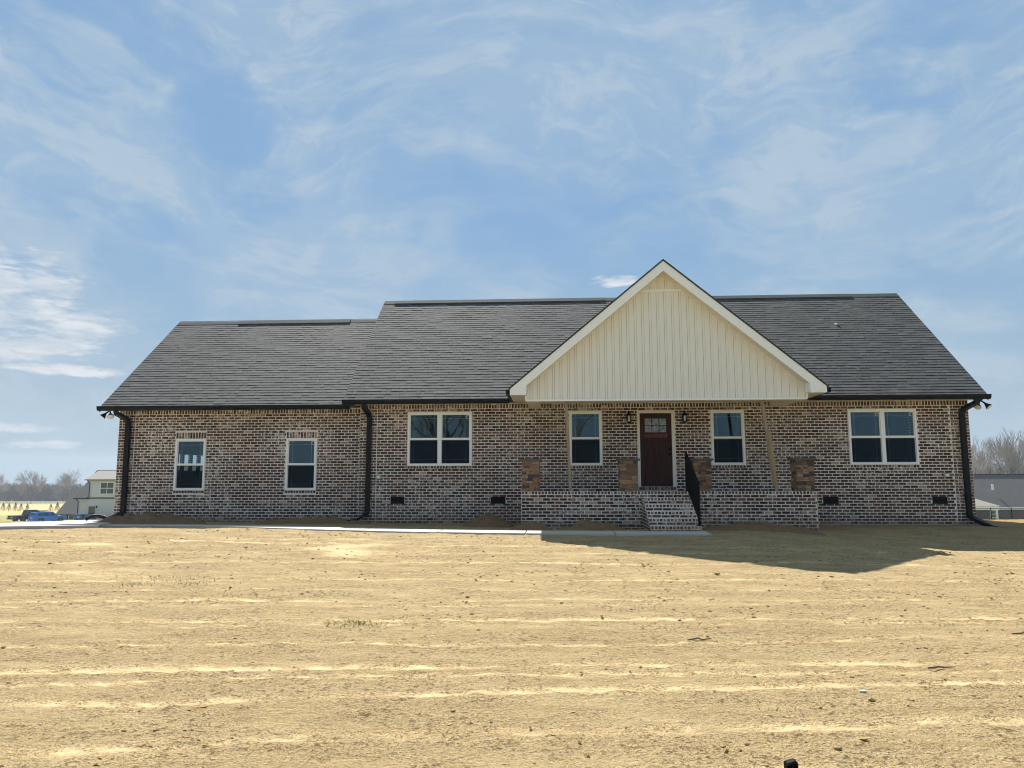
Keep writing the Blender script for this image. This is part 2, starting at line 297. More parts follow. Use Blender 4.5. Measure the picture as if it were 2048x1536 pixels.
# ------------------------------------------------------------------ mesh helpers
class MB:
    def __init__(s): s.v = []; s.f = []; s.t = []
    def quad(s, a, b, c, d, tone=0.5):
        i = len(s.v); s.v += [a, b, c, d]; s.f.append((i, i+1, i+2, i+3)); s.t.append(tone)
    def poly(s, pts, tone=0.5):
        i = len(s.v); s.v += list(pts); s.f.append(tuple(range(i, i+len(pts)))); s.t.append(tone)
    def hexa(s, p, tone=0.5, skip=()):
        """p: 8 corners, bottom ring 0-3 counter-clockwise from above, top ring 4-7"""
        i = len(s.v); s.v += list(p)
        for k, q in enumerate(((3, 2, 1, 0), (4, 5, 6, 7), (0, 1, 5, 4), (1, 2, 6, 5), (2, 3, 7, 6), (3, 0, 4, 7))):
            if k in skip: continue
            s.f.append(tuple(i+a for a in q)); s.t.append(tone)
    def box(s, x0, x1, y0, y1, z0, z1, tone=0.5, skip=()):
        s.hexa([(x0, y0, z0), (x1, y0, z0), (x1, y1, z0), (x0, y1, z0), (x0, y0, z1), (x1, y0, z1), (x1, y1, z1), (x0, y1, z1)], tone, skip)
    def prism(s, pts, a, b, axis='Y', tone=0.5):
        """pts: polygon in the plane across axis; extruded from a to b"""
        def P(u, w, t): return (u, t, w) if axis == 'Y' else ((t, u, w) if axis == 'X' else (u, w, t))
        i = len(s.v); n = len(pts)
        s.v += [P(u, w, a) for u, w in pts] + [P(u, w, b) for u, w in pts]
        s.f.append(tuple(range(i, i+n))); s.f.append(tuple(range(i+2*n-1, i+n-1, -1))); s.t += [tone, tone]
        for k in range(n):
            l = (k+1) % n; s.f.append((i+k, i+n+k, i+n+l, i+l)); s.t.append(tone)
    def tube(s, path, rad, n=8, tone=0.5, caps=True):
        path = [Vector(p) for p in path]; rings = []
        if not isinstance(rad, (list, tuple)): rad = [rad]*len(path)
        up = None
        for k, p in enumerate(path):
            d = (path[min(k+1, len(path)-1)] - path[max(k-1, 0)]).normalized()
            if up is None: up = d.orthogonal().normalized()
            up = (up - d*up.dot(d)).normalized(); sd_ = d.cross(up)
            i = len(s.v); rings.append(i)
            s.v += [tuple(p + (up*math.cos(2*PI*j/n) + sd_*math.sin(2*PI*j/n))*rad[k]) for j in range(n)]
        for a, b in zip(rings, rings[1:]):
            for j in range(n):
                l = (j+1) % n; s.f.append((a+j, a+l, b+l, b+j)); s.t.append(tone)
        if caps:
            s.f.append(tuple(rings[0]+j for j in range(n))[::-1]); s.f.append(tuple(rings[-1]+j for j in range(n))); s.t += [tone, tone]
    def lathe(s, prof, cx, cy, n=12, tone=0.5):
        rings = []
        for r, z in prof:
            rings.append(len(s.v)); s.v += [(cx+r*math.cos(2*PI*j/n), cy+r*math.sin(2*PI*j/n), z) for j in range(n)]
        for a, b in zip(rings, rings[1:]):
            for j in range(n):
                l = (j+1) % n; s.f.append((a+j, a+l, b+l, b+j)); s.t.append(tone)
        s.f.append(tuple(rings[0]+j for j in range(n))[::-1]); s.f.append(tuple(rings[-1]+j for j in range(n))); s.t += [tone, tone]
    def mesh(s, name, mat):
        me = bpy.data.meshes.new(name); me.from_pydata(s.v, [], s.f); me.update()
        me.materials.append(MATS[mat])
        a = me.attributes.new('tone', 'FLOAT', 'FACE'); a.data.foreach_set('value', np.array(s.t, dtype=np.float32))
        return me
    def build(s, name, mat, parent=None, smooth=False, fix=True):
        me = s.mesh(name, mat)
        if fix:
            import bmesh
            bm = bmesh.new(); bm.from_mesh(me); bmesh.ops.recalc_face_normals(bm, faces=bm.faces); bm.to_mesh(me); bm.free()
        if smooth: me.polygons.foreach_set('use_smooth', [True]*len(me.polygons))
        return link(name, me, parent)
def link(name, me, parent=None):
    o = bpy.data.objects.new(name, me); COL.objects.link(o)
    if parent is not None: o.parent = parent
    return o
def thing(name, label, cat, loc=(0, 0, 0), rotz=0.0, group=None):
    o = bpy.data.objects.new(name, None); COL.objects.link(o); o.location = loc; o.rotation_euler = (0, 0, rotz); o.empty_display_size = 0.2
    o['label'] = label; o['category'] = cat
    if group: o['group'] = group
    return o
def tag(o, label=None, cat=None, group=None, kind=None):
    if label: o['label'] = label
    if cat: o['category'] = cat
    if group: o['group'] = group
    if kind: o['kind'] = kind
    return o
def sstep(a, b, x):
    t = np.clip((np.asarray(x, dtype=float)-a)/(b-a), 0, 1); return t*t*(3-2*t)
_lat = rng.random((256, 256))
def vnoise(x, y):
    x = np.asarray(x, dtype=float); y = np.asarray(y, dtype=float)
    xi = np.floor(x).astype(int); yi = np.floor(y).astype(int); fx = x-xi; fy = y-yi
    fx = fx*fx*(3-2*fx); fy = fy*fy*(3-2*fy)
    a = _lat[xi & 255, yi & 255]; b = _lat[(xi+1) & 255, yi & 255]; c = _lat[xi & 255, (yi+1) & 255]; d = _lat[(xi+1) & 255, (yi+1) & 255]
    return (a*(1-fx)+b*fx)*(1-fy) + (c*(1-fx)+d*fx)*fy - 0.5

# ------------------------------------------------------------------ ground
def terrain(x, y):
    x = np.asarray(x, dtype=float); y = np.asarray(y, dtype=float)
    L = sstep(1.0, -7.0, x); Rr = sstep(4.2, 9.5, x)
    wall = 0.0 + 0.05*L
    mid = 0.055 + 0.055*L - 0.36*Rr            # at y = -3.8
    low = -0.21 + 0.03*L - 0.06*Rr             # at y = -8
    z = wall + (mid-wall)*sstep(-0.6, -3.4, y)
    z = z + (low-mid)*sstep(-4.3, -8.6, y) + (-0.07)*sstep(-8, -14, y)
    back = np.where(x < -8, 0.0625*np.maximum(y-0.0, 0), 0.060*np.maximum(y-2.5, 0))
    back = np.where(y > 92, 5.6 + 0.0262*(y-92), back); back = np.minimum(back, 13.6) + 0.10*np.maximum(y-480, 0)
    return z - back
def tz(x, y): return float(terrain(x, y))
# coarse sheet out to the horizon
xs = np.concatenate([-np.geomspace(60, 620, 12)[::-1], np.linspace(-50, 50, 41), np.geomspace(60, 620, 12)])
ys = np.concatenate([-np.geomspace(30, 300, 8)[::-1], np.linspace(-26, 30, 29), np.geomspace(35, 900, 40)])
X, Y = np.meshgrid(xs, ys); Z = terrain(X, Y) - 0.16
me = bpy.data.meshes.new('field'); nx = len(xs); ny = len(ys)
me.from_pydata(np.stack([X.ravel(), Y.ravel(), Z.ravel()], 1).tolist(), [], [(j*nx+i, j*nx+i+1, (j+1)*nx+i+1, (j+1)*nx+i) for j in range(ny-1) for i in range(nx-1)])
me.materials.append(MATS['field']); me.polygons.foreach_set('use_smooth', [True]*len(me.polygons))
fo = link('field', me); tag(fo, 'green verge and straw coloured pasture sloping away behind the houses', kind='structure')
# bare soil yard, finer towards the street side
NR, NC = 430, 720
t = np.linspace(0, 1, NR); yr = -25.0 + 28.6*(0.30*t + 0.70*t**1.7)
sc = np.linspace(-1, 1, NC)
Y = np.repeat(yr[:, None], NC, 1); X = sc[None, :]*(5.5 + 0.62*(Y+25.0)) 
Z = terrain(X, Y)
near = sstep(1.6, 3.4, Y)
Z += 0.030*vnoise(X*0.7, Y*0.9) + 0.016*vnoise(X*2.3+9, Y*2.9) + 0.014*vnoise(X*6+3, Y*8) + 0.010*vnoise(X*17, Y*19) + 0.006*vnoise(X*41, Y*43)
# graded wheel and drag tracks running along the front of the lot
tracks = [(-11.0, 0.085, 0.10), (-11.3, 0.085, 0.05), (-12.15, 0.085, 0.11), (-12.45, 0.08, 0.05), (-14.05, 0.10, 0.11), (-14.4, 0.10, 0.05), (-14.85, 0.11, 0.08), (-15.75, 0.12, 0.10), (-16.3, 0.12, 0.06), (-9.4, 0.05, 0.08), (-8.7, 0.045, 0.05), (-7.6, 0.03, 0.08), (-6.7, 0.02, 0.06), (-6.0, -0.02, 0.08), (-10.2, 0.07, 0.06), (-13.2, 0.09, 0.05), (-17.2, 0.10, 0.15), (-19.5, 0.08, 0.3)]
TR = np.zeros_like(Y); RU = np.zeros_like(Y)
for y0, sl, w in tracks:
    yc = y0 + sl*X + 0.25*vnoise(X*0.35+y0, X*0+y0*3.1) + 0.05*vnoise(X*1.7, X*0+y0)
    d = np.abs(Y-yc); band = np.clip(1.25 - d/w, 0, 1)
    tread = 0.6 + 0.4*np.sin(X*21 + (Y-yc)*30 + 3*vnoise(X*2, Y*2))
    pres = np.clip(0.66 + 0.9*vnoise(X*0.45+y0*7, X*0+y0) + 0.8*vnoise(X*2.6+y0, Y*7) + 0.8*vnoise(X*7+y0, Y*14), 0.0, 1)
    TR = np.maximum(TR, band*pres*(0.6+0.4*tread)); RU = np.maximum(RU, 0.8*np.exp(-((Y-yc+0.35*w)/0.022)**2)*np.clip(pres*1.6-0.55+0.8*vnoise(X*1.3+y0*3, X*0+y0), 0, 1))
    Z -= 0.022*np.clip(1-d/w, 0, 1)*pres; Z += 0.016*np.exp(-((d-w*1.15)/(0.35*w))**2)*pres + 0.007*band*pres*tread
patch = np.clip(1.6*(vnoise(X*0.5+4, Y*1.1)+vnoise(X*1.3, Y*3.1)*0.7) - 0.28, 0, 1)*sstep(-14.5, -8, Y)*sstep(-3, -6, Y)*sstep(0.5, -4, X)
TR = np.maximum(TR, patch)
damp = sstep(-2.6, -0.6, Y)*0.8 + 0.30*np.clip(vnoise(X*0.6+2, Y*0.9+7)*2.2, 0, 1)*sstep(-8, -4, Y)
damp = np.clip(damp*(0.75+0.9*vnoise(X*2.1, Y*2.6)), 0, 1)
edge = np.minimum(np.minimum(np.arange(NC)[None, :], NC-1-np.arange(NC)[None, :]), np.minimum(np.arange(NR)[:, None], NR-1-np.arange(NR)[:, None]))
Z = Z - 0.3*np.clip(1-edge/4.0, 0, 1)
me = bpy.data.meshes.new('ground')
idx = np.arange(NR*NC).reshape(NR, NC)
F = np.stack([idx[:-1, :-1].ravel(), idx[:-1, 1:].ravel(), idx[1:, 1:].ravel(), idx[1:, :-1].ravel()], 1)
me.vertices.add(NR*NC); me.vertices.foreach_set('co', np.stack([X.ravel(), Y.ravel(), Z.ravel()], 1).ravel())
me.loops.add(F.size); me.loops.foreach_set('vertex_index', F.ravel()); me.polygons.add(len(F))
me.polygons.foreach_set('loop_start', np.arange(0, F.size, 4)); me.polygons.foreach_set('loop_total', np.full(len(F), 4)); me.update(calc_edges=True); me.validate()
for nm, arr in (('track', TR), ('damp', damp), ('rut', RU)):
    at = me.attributes.new(nm, 'FLOAT', 'POINT'); at.data.foreach_set('value', arr.ravel().astype(np.float32))
me.materials.append(MATS['soil']); me.polygons.foreach_set('use_smooth', np.ones(len(F), dtype=bool))
go = link('ground', me); tag(go, 'bare graded tan soil yard with pale tyre tracks', kind='structure')
GX, GY, GZ = X, Y, Z
def gz(x, y):
    """height of the soil mesh"""
    j = int(np.clip(np.searchsorted(yr, y), 1, NR-1)); hw = 5.5 + 0.62*(y+25.0); i = int(np.clip((x/hw+1)/2*(NC-1), 0, NC-1))
    return float(GZ[j, i])
# loose clods: uncountable crumbs of soil
icos = np.array([(0, 0, 1), (0.894, 0, 0.447), (0.276, 0.851, 0.447), (-0.724, 0.526, 0.447), (-0.724, -0.526, 0.447), (0.276, -0.851, 0.447), (0.724, 0.526, -0.447), (-0.276, 0.851, -0.447), (-0.894, 0, -0.447), (-0.276, -0.851, -0.447), (0.724, -0.526, -0.447), (0, 0, -1)])
icof = [(0, 1, 2), (0, 2, 3), (0, 3, 4), (0, 4, 5), (0, 5, 1), (1, 6, 2), (2, 7, 3), (3, 8, 4), (4, 9, 5), (5, 10, 1), (2, 6, 7), (3, 7, 8), (4, 8, 9), (5, 9, 10), (1, 10, 6), (11, 7, 6), (11, 8, 7), (11, 9, 8), (11, 10, 9), (11, 6, 10)]
V = []; Fc = []
cnt = 0
while cnt < 8000:
    y = -25 + 21.5*random.random()**1.0; hw = 5.0 + 0.60*(y+25); x = random.uniform(-hw, hw)
    dens = float(vnoise(x*0.8+3, y*1.6+1))*1.7 + 0.45
    if random.random() > dens: continue
    r = 0.0045 + 0.009*random.random()**3 + (0.010*random.random() if random.random() < 0.03 else 0)
    r *= 1 + 0.035*max(0, y+17)
    if y < -17.5: r *= 0.8
    z = gz(x, y); k = len(V)*1
    jit = icos*(r*(1+0.45*rng.standard_normal((12, 1)).clip(-1, 1)))*np.array([1.6, 1.0, 0.65])
    ang = random.random()*6.3; ca, sa = math.cos(ang), math.sin(ang)
    V += [(x+ca*p[0]-sa*p[1], y+sa*p[0]+ca*p[1], z+p[2]+r*0.3) for p in jit]; Fc += [(k+a, k+b, k+c) for a, b, c in icof]; cnt += 1
me = bpy.data.meshes.new('soil_clods'); me.from_pydata(V, [], Fc); me.materials.append(MATS['clod'])
tag(link('soil_clods', me), 'loose brown soil crumbs scattered over the tan yard', 'soil', kind='stuff')
# sprouting grass
mb = MB()
for cx, cy, rx, ry, n in ((-6.0, -9.4, 0.5, 0.35, 90), (-5.3, -10.0, 0.55, 0.3, 110), (-6.0, -10.2, 0.35, 0.25, 50), (-2.1, -12.5, 0.26, 0.16, 170), (-3.6, -10.9, 0.7, 0.2, 60), (1.5, -15.1, 0.2, 0.2, 12), (4.2, -12.2, 0.15, 0.1, 12), (-0.6, -15.8, 0.1, 0.06, 12)):
    for _ in range(n):
        x = cx + random.gauss(0, rx*0.55); y = cy + random.gauss(0, ry*0.55); z = gz(x, y) - 0.005
        h = random.uniform(0.012, 0.038); a = random.random()*PI; w = 0.006; dx, dy = math.cos(a)*w, math.sin(a)*w; lx, ly = random.uniform(-.03, .03), random.uniform(-.03, .03)
        mb.poly([(x-dx, y-dy, z), (x+dx, y+dy, z), (x+lx+dx*.3, y+ly+dy*.3, z+h), (x+lx-dx*.3, y+ly-dy*.3, z+h)])
tag(mb.build('grass_sprouts', 'grass', fix=False), 'sparse green grass sprouts in the tan soil', 'grass', kind='stuff')
# a few sticks and stones lying on the soil
def stick(a, b, label):
    mb = MB(); pts = []
    for k in range(6):
        u = k/5; x = a[0]+(b[0]-a[0])*u; y = a[1]+(b[1]-a[1])*u+random.uniform(-.012, .012); pts.append((x, y, gz(x, y)+0.008+random.uniform(0, .008)))
    mb.tube(pts, [0.007, 0.008, 0.007, 0.006, 0.005, 0.003], 6); tag(mb.build('stick', 'bark'), label, 'stick', 'sticks lying on the soil')
def rock(x, y, r, label, mt):
    mb = MB(); z = gz(x, y); jit = icos*(r*(1+0.25*rng.standard_normal((12, 1)).clip(-1, 1)))*np.array([1.4, 1.0, 0.7])
    mb.v = [(x+p[0], y+p[1], z+p[2]+r*.3) for p in jit]; mb.f = list(icof); mb.t = [0.5]*len(icof); tag(mb.build('stone', mt), label, 'stone', 'stones lying on the soil')
stick((3.08, -14.02), (3.33, -13.97), 'thin dark stick lying on the soil at the lower right'); stick((4.60, -12.60), (4.82, -12.56), 'short dark stick on the soil near the right edge'); stick((1.28, -13.05), (1.52, -13.0), 'dark stick on the soil in line with the steps')
rock(2.27, -14.72, 0.022, 'pale small stone on the soil below the steps', 'concrete'); rock(7.45, -5.55, 0.06, 'brown stone inside the gable shadow tip', 'clod'); rock(2.25, -14.93, 0.018, 'dark small stone just below the pale one', 'clod'); rock(1.65, -15.9, 0.018, 'dark stone near the black post', 'clod')
# heaps of darker earth along the foundation
def heap(cx, cy, rx, ry, h, name_label, seed):
    mb = MB(); n, k = 64, 16
    V0 = []
    for j in range(k+1):
        rr = j/k
        for i in range(n):
            a = 2*PI*i/n; x = cx+math.cos(a)*rx*rr; y = cy+math.sin(a)*ry*rr
            hh = h*(1-rr**1.6)*(1+0.9*float(vnoise(x*3+seed, y*4))+0.7*float(vnoise(x*8, y*9+seed))+0.6*float(vnoise(x*19, y*21+seed))) - (0.03 if j == k else 0)
            V0.append((x, y, tz(x, y)+hh))
    mb.v = V0
    for j in range(k):
        for i in range(n):
            l = (i+1) % n; mb.f.append((j*n+i, j*n+l, (j+1)*n+l, (j+1)*n+i)); mb.t.append(0.5)
    return tag(mb.build('dirt_heap', 'mulch', smooth=True), name_label, 'dirt heap', 'dirt heaps along the foundation')
heap(-11.1, -0.75, 1.75, 0.75, 0.24, 'brown dirt heap at the garage corner beside the black drain pipe', 1)
heap(-6.6, -0.5, 1.7, 0.5, 0.17, 'low brown dirt heap at the foot of the middle black downspout', 2)
heap(-1.75, -0.95, 0.75, 0.55, 0.24, 'dark dirt heap against the wall left of the porch', 3)
heap(-0.55, -2.65, 0.55, 0.32, 0.17, 'tan dirt heap at the left corner of the porch front', 4)
heap(0.85, -2.5, 0.9, 0.4, 0.18, 'dark mossy dirt heap against the middle of the porch front', 5)
heap(4.8, -2.6, 1.6, 0.5, 0.16, 'brown dirt heap along the porch front right of the steps', 6)

# ------------------------------------------------------------------ walkway and driveway
wk = thing('walkway', 'narrow pale concrete walkway along the front of the house', 'walkway'); wk['kind'] = 'structure'; del wk['category']
path = [(-11.6, -2.35), (-9.6, -2.35), (-7.0, -2.95), (-5.2, -3.55), (-3.4, -3.85), (-1.2, -3.92), (1.0, -3.95), (3.35, -3.98)]
def pt(s_):
    f = s_*(len(path)-1); i = min(int(f), len(path)-2); u = f-i
    return (path[i][0]*(1-u)+path[i+1][0]*u, path[i][1]*(1-u)+path[i+1][1]*u)
NS = 8
for k in range(NS):
    mb = MB(); pa, pb = k/NS+0.0008, (k+1)/NS-0.0008; n = 5
    ring = []
    for j in range(n+1):
        u = pa+(pb-pa)*j/n; x, y = pt(u); x2, y2 = pt(min(u+.01, 1)); x1, y1 = pt(max(u-.01, 0)); dx, dy = x2-x1, y2-y1; l = math.hypot(dx, dy); nxx, nyy = -dy/l, dx/l
        ring.append(((x+nxx*.40, y+nyy*.40), (x-nxx*.40, y-nyy*.40)))
    for (a, b), (c, d) in zip(ring, ring[1:]):
        zz = lambda p: tz(*p)+0.030
        mb.hexa([(a[0], a[1], zz(a)-.16), (b[0], b[1], zz(b)-.16), (d[0], d[1], zz(d)-.16), (c[0], c[1], zz(c)-.16), (a[0], a[1], zz(a)), (b[0], b[1], zz(b)), (d[0], d[1], zz(d)), (c[0], c[1], zz(c))])
    mb.build('slab', 'concrete', wk)
mb = MB()
dr = [(-10.95, -3.15), (-13.2, -3.75), (-17.0, -4.6), (-22.0, -4.9), (-21.0, -3.4), (-16.0, -2.75), (-14.25, -2.2), (-13.9, -1.0), (-14.3, 1.5), (-16.0, 10), (-13.0, 10), (-13.1, 1.0), (-12.6, -0.9), (-11.5, -1.75)]
n = len(dr); top = [(x, y, tz(x, y)+0.06) for x, y in dr]
import mathutils.geometry as mg
tri = mg.tessellate_polygon([[Vector((x, y, 0)) for x, y in dr]])
mb.v = top + [(x, y, z-.2) for x, y, z in top]; mb.f = [tuple(t) for t in tri] + [(i, (i+1) % n, n+(i+1) % n, n+i) for i in range(n)]; mb.t = [0.5]*len(mb.f)
tag(mb.build('driveway', 'concrete'), 'bright white concrete driveway beside the garage end', kind='structure')

# ------------------------------------------------------------------ brick house
house = thing('brick_house', 'single storey dark brick house with grey shingle roof and cream front gable', 'house')
CH, BL, JT = 0.0794, 0.203, 0.020
W0, W1 = -5.48, 11.174
GW0, GY0 = -12.665, 0.25
WIN = [(-4.110, -2.312), (0.419, 1.310), (4.302, 5.194), (7.989, 9.787)]; WZ = (1.607, 3.100)
GWIN = [(-10.930, -10.042), (-7.668, -6.787)]; GWZ = (0.930, 2.400)
DOOR = (2.293, 3.311, 1.029, 3.100)
VENTS = [(-4.572, -4.182), (-1.778, -1.363), (7.211, 7.622), (10.067, 10.462)]; VZ = (0.556, 0.747)
FLOOR = 0.925
def wall_with_holes(mb, x0, x1, z0, z1, y, thick, holes):
    xs = sorted({x0, x1, *[h[0] for h in holes], *[h[1] for h in holes]}); zs = sorted({z0, z1, *[h[2] for h in holes], *[h[3] for h in holes]})
    for a, b in zip(xs, xs[1:]):
        for c, d in zip(zs, zs[1:]):
            mx, mz = (a+b)/2, (c+d)/2
            if any(h[0] < mx < h[1] and h[2] < mz < h[3] for h in holes): continue
            mb.quad((a, y, c), (b, y, c), (b, y, d), (a, y, d)); mb.quad((b, y+thick, c), (a, y+thick, c), (a, y+thick, d), (b, y+thick, d))
    for h in holes:
        a, b, c, d = h
        mb.quad((a, y, c), (a, y+thick, c), (b, y+thick, c), (b, y, c)); mb.quad((a, y, d), (b, y, d), (b, y+thick, d), (a, y+thick, d))
        mb.quad((a, y, c), (a, y, d), (a, y+thick, d), (a, y+thick, c)); mb.quad((b, y, c), (b, y+thick, c), (b, y+thick, d), (b, y, d))
holes = [(a, b, WZ[0], WZ[1]) for a, b in WIN] + [DOOR]
mb = MB(); wall_with_holes(mb, W0, W1, -0.35, 3.34, 0.006, 0.22, holes); mb.build('wall', 'mortar', house, fix=False)
gholes = [(a, b, GWZ[0], GWZ[1]) for a, b in GWIN]
mb = MB(); wall_with_holes(mb, GW0, W0+0.1, -0.35, 3.27, GY0+0.006, 0.22, gholes); mb.build('wall', 'mortar', house, fix=False)
# side and back walls, interior floor and ceiling
mb = MB()
mb.box(W1-0.22, W1-0.002, 0.232, 8.3, -0.9, 3.36); mb.prism([(0.05, 3.36), (8.3, 3.36), (4.17, 6.95)], W1-0.22, W1-0.004, 'X')
mb.box(W0+0.002, W0+0.2, 0.232, 8.3, -0.9, 3.36); mb.prism([(0.05, 3.36), (8.3, 3.36), (4.17, 6.95)], W0+0.004, W0+0.2, 'X')
mb.box(W0+0.2, W1-0.22, 8.1, 8.3, -0.9, 3.36); mb.box(GW0+0.2, W0, 7.4, 7.6, -0.9, 3.26)
mb.prism([(0.30, 3.262), (7.55, 3.262), (3.9, 6.25)], GW0+0.004, GW0+0.2, 'X')
# garage end wall keeps a high row of door lights open
mb.box(GW0+0.002, GW0+0.2, 0.484, 3.3, -0.9, 3.26); mb.box(GW0+0.002, GW0+0.2, 6.5, 7.6, -0.9, 3.26); mb.box(GW0+0.002, GW0+0.2, 3.3, 6.5, 2.06, 3.26); mb.box(GW0+0.002, GW0+0.2, 3.3, 6.5, -0.9, 1.52)
for ya in (3.3, 3.78, 4.36, 4.94, 5.52, 6.1): mb.box(GW0+0.05, GW0+0.15, ya, ya+0.12, 1.52, 2.06)
mb.build('wall', 'brick_plain', house)
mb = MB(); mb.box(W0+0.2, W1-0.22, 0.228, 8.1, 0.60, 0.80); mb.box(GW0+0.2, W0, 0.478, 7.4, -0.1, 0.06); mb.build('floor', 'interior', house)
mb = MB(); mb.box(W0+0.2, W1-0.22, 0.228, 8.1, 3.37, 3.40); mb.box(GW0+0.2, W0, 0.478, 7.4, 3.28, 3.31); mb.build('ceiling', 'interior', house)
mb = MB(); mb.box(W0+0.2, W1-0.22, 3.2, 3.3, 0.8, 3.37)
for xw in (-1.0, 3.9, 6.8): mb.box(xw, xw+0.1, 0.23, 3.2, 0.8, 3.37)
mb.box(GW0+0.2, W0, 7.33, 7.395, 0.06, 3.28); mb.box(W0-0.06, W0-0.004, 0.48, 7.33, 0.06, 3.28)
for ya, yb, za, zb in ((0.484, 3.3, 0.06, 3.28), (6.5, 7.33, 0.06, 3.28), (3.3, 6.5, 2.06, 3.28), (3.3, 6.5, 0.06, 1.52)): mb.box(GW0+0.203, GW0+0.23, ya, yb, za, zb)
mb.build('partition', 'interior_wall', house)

# --- bricks
BR = MB()          # everything past the 300 that show largest
loose = []         # (centre x, y, z, length, height, kind) of bricks that become parts
def brick_mesh(mb, x0, x1, z0, z1, y, proud, tone, jit=0.0035, axis='Y'):
    d = proud; c = 0.004
    j = lambda: random.uniform(-jit, jit)
    p = [(x0+j(), y, z0+j()), (x1+j(), y, z0+j()), (x1+j(), y, z1+j()), (x0+j(), y, z1+j())]
    dd = [d+random.uniform(-.0012, .0012) for _ in range(4)]
    cx = (x0+x1)/2; cz = (z0+z1)/2
    qv = [(a+(c if a < cx else -c), y-e, w+(c if w < cz else -c)) for (a, _, w), e in zip(p, dd)]
    i = len(mb.v); mb.v += p+qv; mb.f.append((i+4, i+5, i+6, i+7)); mb.t.append(tone)
    for k in range(4):
        l = (k+1) % 4; mb.f.append((i+k, i+l, i+4+l, i+4+k)); mb.t.append(tone)
def tone():
    r = random.random()
    if r < 0.76: return random.uniform(0.0, 0.80)
    return random.uniform(0.80, 0.98) if r < 0.89 else random.uniform(0.52, 0.66)
def course(x0, x1, z, h, y, pitch, off, holes, sink=None, gap=JT):
    """one course of bricks, left to right, between x0 and x1"""
    zc = z+h/2; free = [(x0, x1)]
    for a, b, c, d in holes:
        if c-0.01 < zc < d+0.01:
            free = [s for u, w in free for s in ((u, min(w, a)), (max(u, b), w)) if s[1]-s[0] > 0.02]
    for u, w in free:
        k = math.floor((u-x0-off)/pitch); x = x0+off+k*pitch
        while x < w-0.005:
            a, b = max(x, u)+gap/2, min(x+pitch, w)-gap/2
            if b-a > 0.028:
                if sink is not None: sink.append((a, b, z+gap/2, z+h-gap/2, y))
                else: brick_mesh(BR, a, b, z+gap/2, z+h-gap/2, y, 0.007, tone())
            x += pitch
def running(x0, x1, ztop, zbot, y, holes, q0=True, q1=True, sink=None):
    k = 0; z = ztop-CH
    QW = 0.49
    a0 = x0+QW if q0 else x0; a1 = x1-QW if q1 else x1
    while z > zbot-CH:
        hs = holes
        course(a0, a1, z, CH, y, BL, -BL/2 if k % 2 else 0, hs, sink)
        for on, (u, w) in ((q0, (x0, a0)), (q1, (a1, x1))):
            if not on: continue
            seq = [BL, BL, QW-2*BL] if k % 2 else [QW-2*BL, BL, BL]
            if random.random() < 0.25: seq = [BL/2, BL, QW-1.5*BL]
            x = u
            for s_ in seq:
                a, b = x+JT/2, min(x+s_, w)-JT/2
                if b-a > 0.02 and not any(h[0] < (a+b)/2 < h[1] and h[2] < z+CH/2 < h[3] for h in hs): brick_mesh(BR, a, b, z+JT/2, z+CH-JT/2, y, 0.008+0.004*((k//5) % 2), tone())
                x += s_
        z -= CH; k += 1
def soldiers(x0, x1, z0, z1, y, pitch, proud=0.008, lean=0.0):
    n = max(1, round((x1-x0)/pitch)); p = (x1-x0)/n
    for k in range(n): brick_mesh(BR, x0+k*p+0.011, x0+(k+1)*p-0.011, z0+0.008, z1-0.008, y, proud, tone(), 0.004)
SZ = 3.195
cut = [(a-0.01, b+0.01, WZ[0]-0.09, WZ[1]) for a, b in WIN] + [(DOOR[0]-0.005, DOOR[1]+0.005, DOOR[2]-0.10, DOOR[3])] + [(a, b, VZ[0], VZ[1]) for a, b in VENTS]
porch_hole = (-0.83, 6.34, -0.4, 0.82)
running(W0, W1, SZ, -0.18, 0.006, cut+[porch_hole])
soldiers(W0, W1, SZ, 3.33, 0.006, 0.081)
for a, b in WIN: soldiers(a-0.01, b+0.01, WZ[0]-0.085, WZ[0]-0.004, 0.004, 0.083, 0.022)
soldiers(DOOR[0], DOOR[1], DOOR[2]-0.10, DOOR[2]-0.01, -0.02, 0.083, 0.05)
gcut = [(a-0.01, b+0.01, GWZ[0]-0.09, GWZ[1]+0.19) for a, b in GWIN]
running(GW0, W0+0.02, 3.108, -0.1, GY0+0.006, gcut, True, False)
soldiers(GW0, W0+0.02, 3.108, 3.25, GY0+0.006, 0.081)
for a, b in GWIN:
    soldiers(a-0.01, b+0.01, GWZ[1]+0.004, GWZ[1]+0.19, GY0+0.006, 0.080); soldiers(a-0.01, b+0.01, GWZ[0]-0.085, GWZ[0]-0.004, GY0+0.004, 0.083, 0.022)

# --- porch core with steps
porch = None
PY, PX0, PX1, PZ = -2.06, -0.83, 6.35, 0.945
STX0, STX1, RIS, TRD = 2.14, 3.275, 0.149, 0.30
mb = MB(); mb.box(PX0, PX1, PY, -0.004, -0.35, PZ-0.075); mb.box(PX0, PX1, PY, PY+0.19, PZ-0.0752, PZ-0.010)
for k in range(1, 6): mb.box(STX0, STX1, PY-TRD*k, PY-TRD*(k-1)-0.0005, -0.3, PZ-RIS*k-0.002)
porch = mb.build('porch', 'mortar', house)
mb = MB(); mb.box(PX0+0.2, PX1-0.2, PY+0.2, -0.006, PZ-0.0748, PZ-0.066); mb.build('porch_floor', 'concrete', porch)
sink = []
z = PZ-0.085
for k in range(12):
    course(PX0, PX1, z-CH, CH, PY, BL*1.02, -BL/2 if k % 2 else 0, [(STX0, STX1, -1, PZ-0.149)], sink); z -= CH
course(PX0, PX1, PZ-0.085, 0.085, PY, 0.0815, 0, [], sink, 0.024)
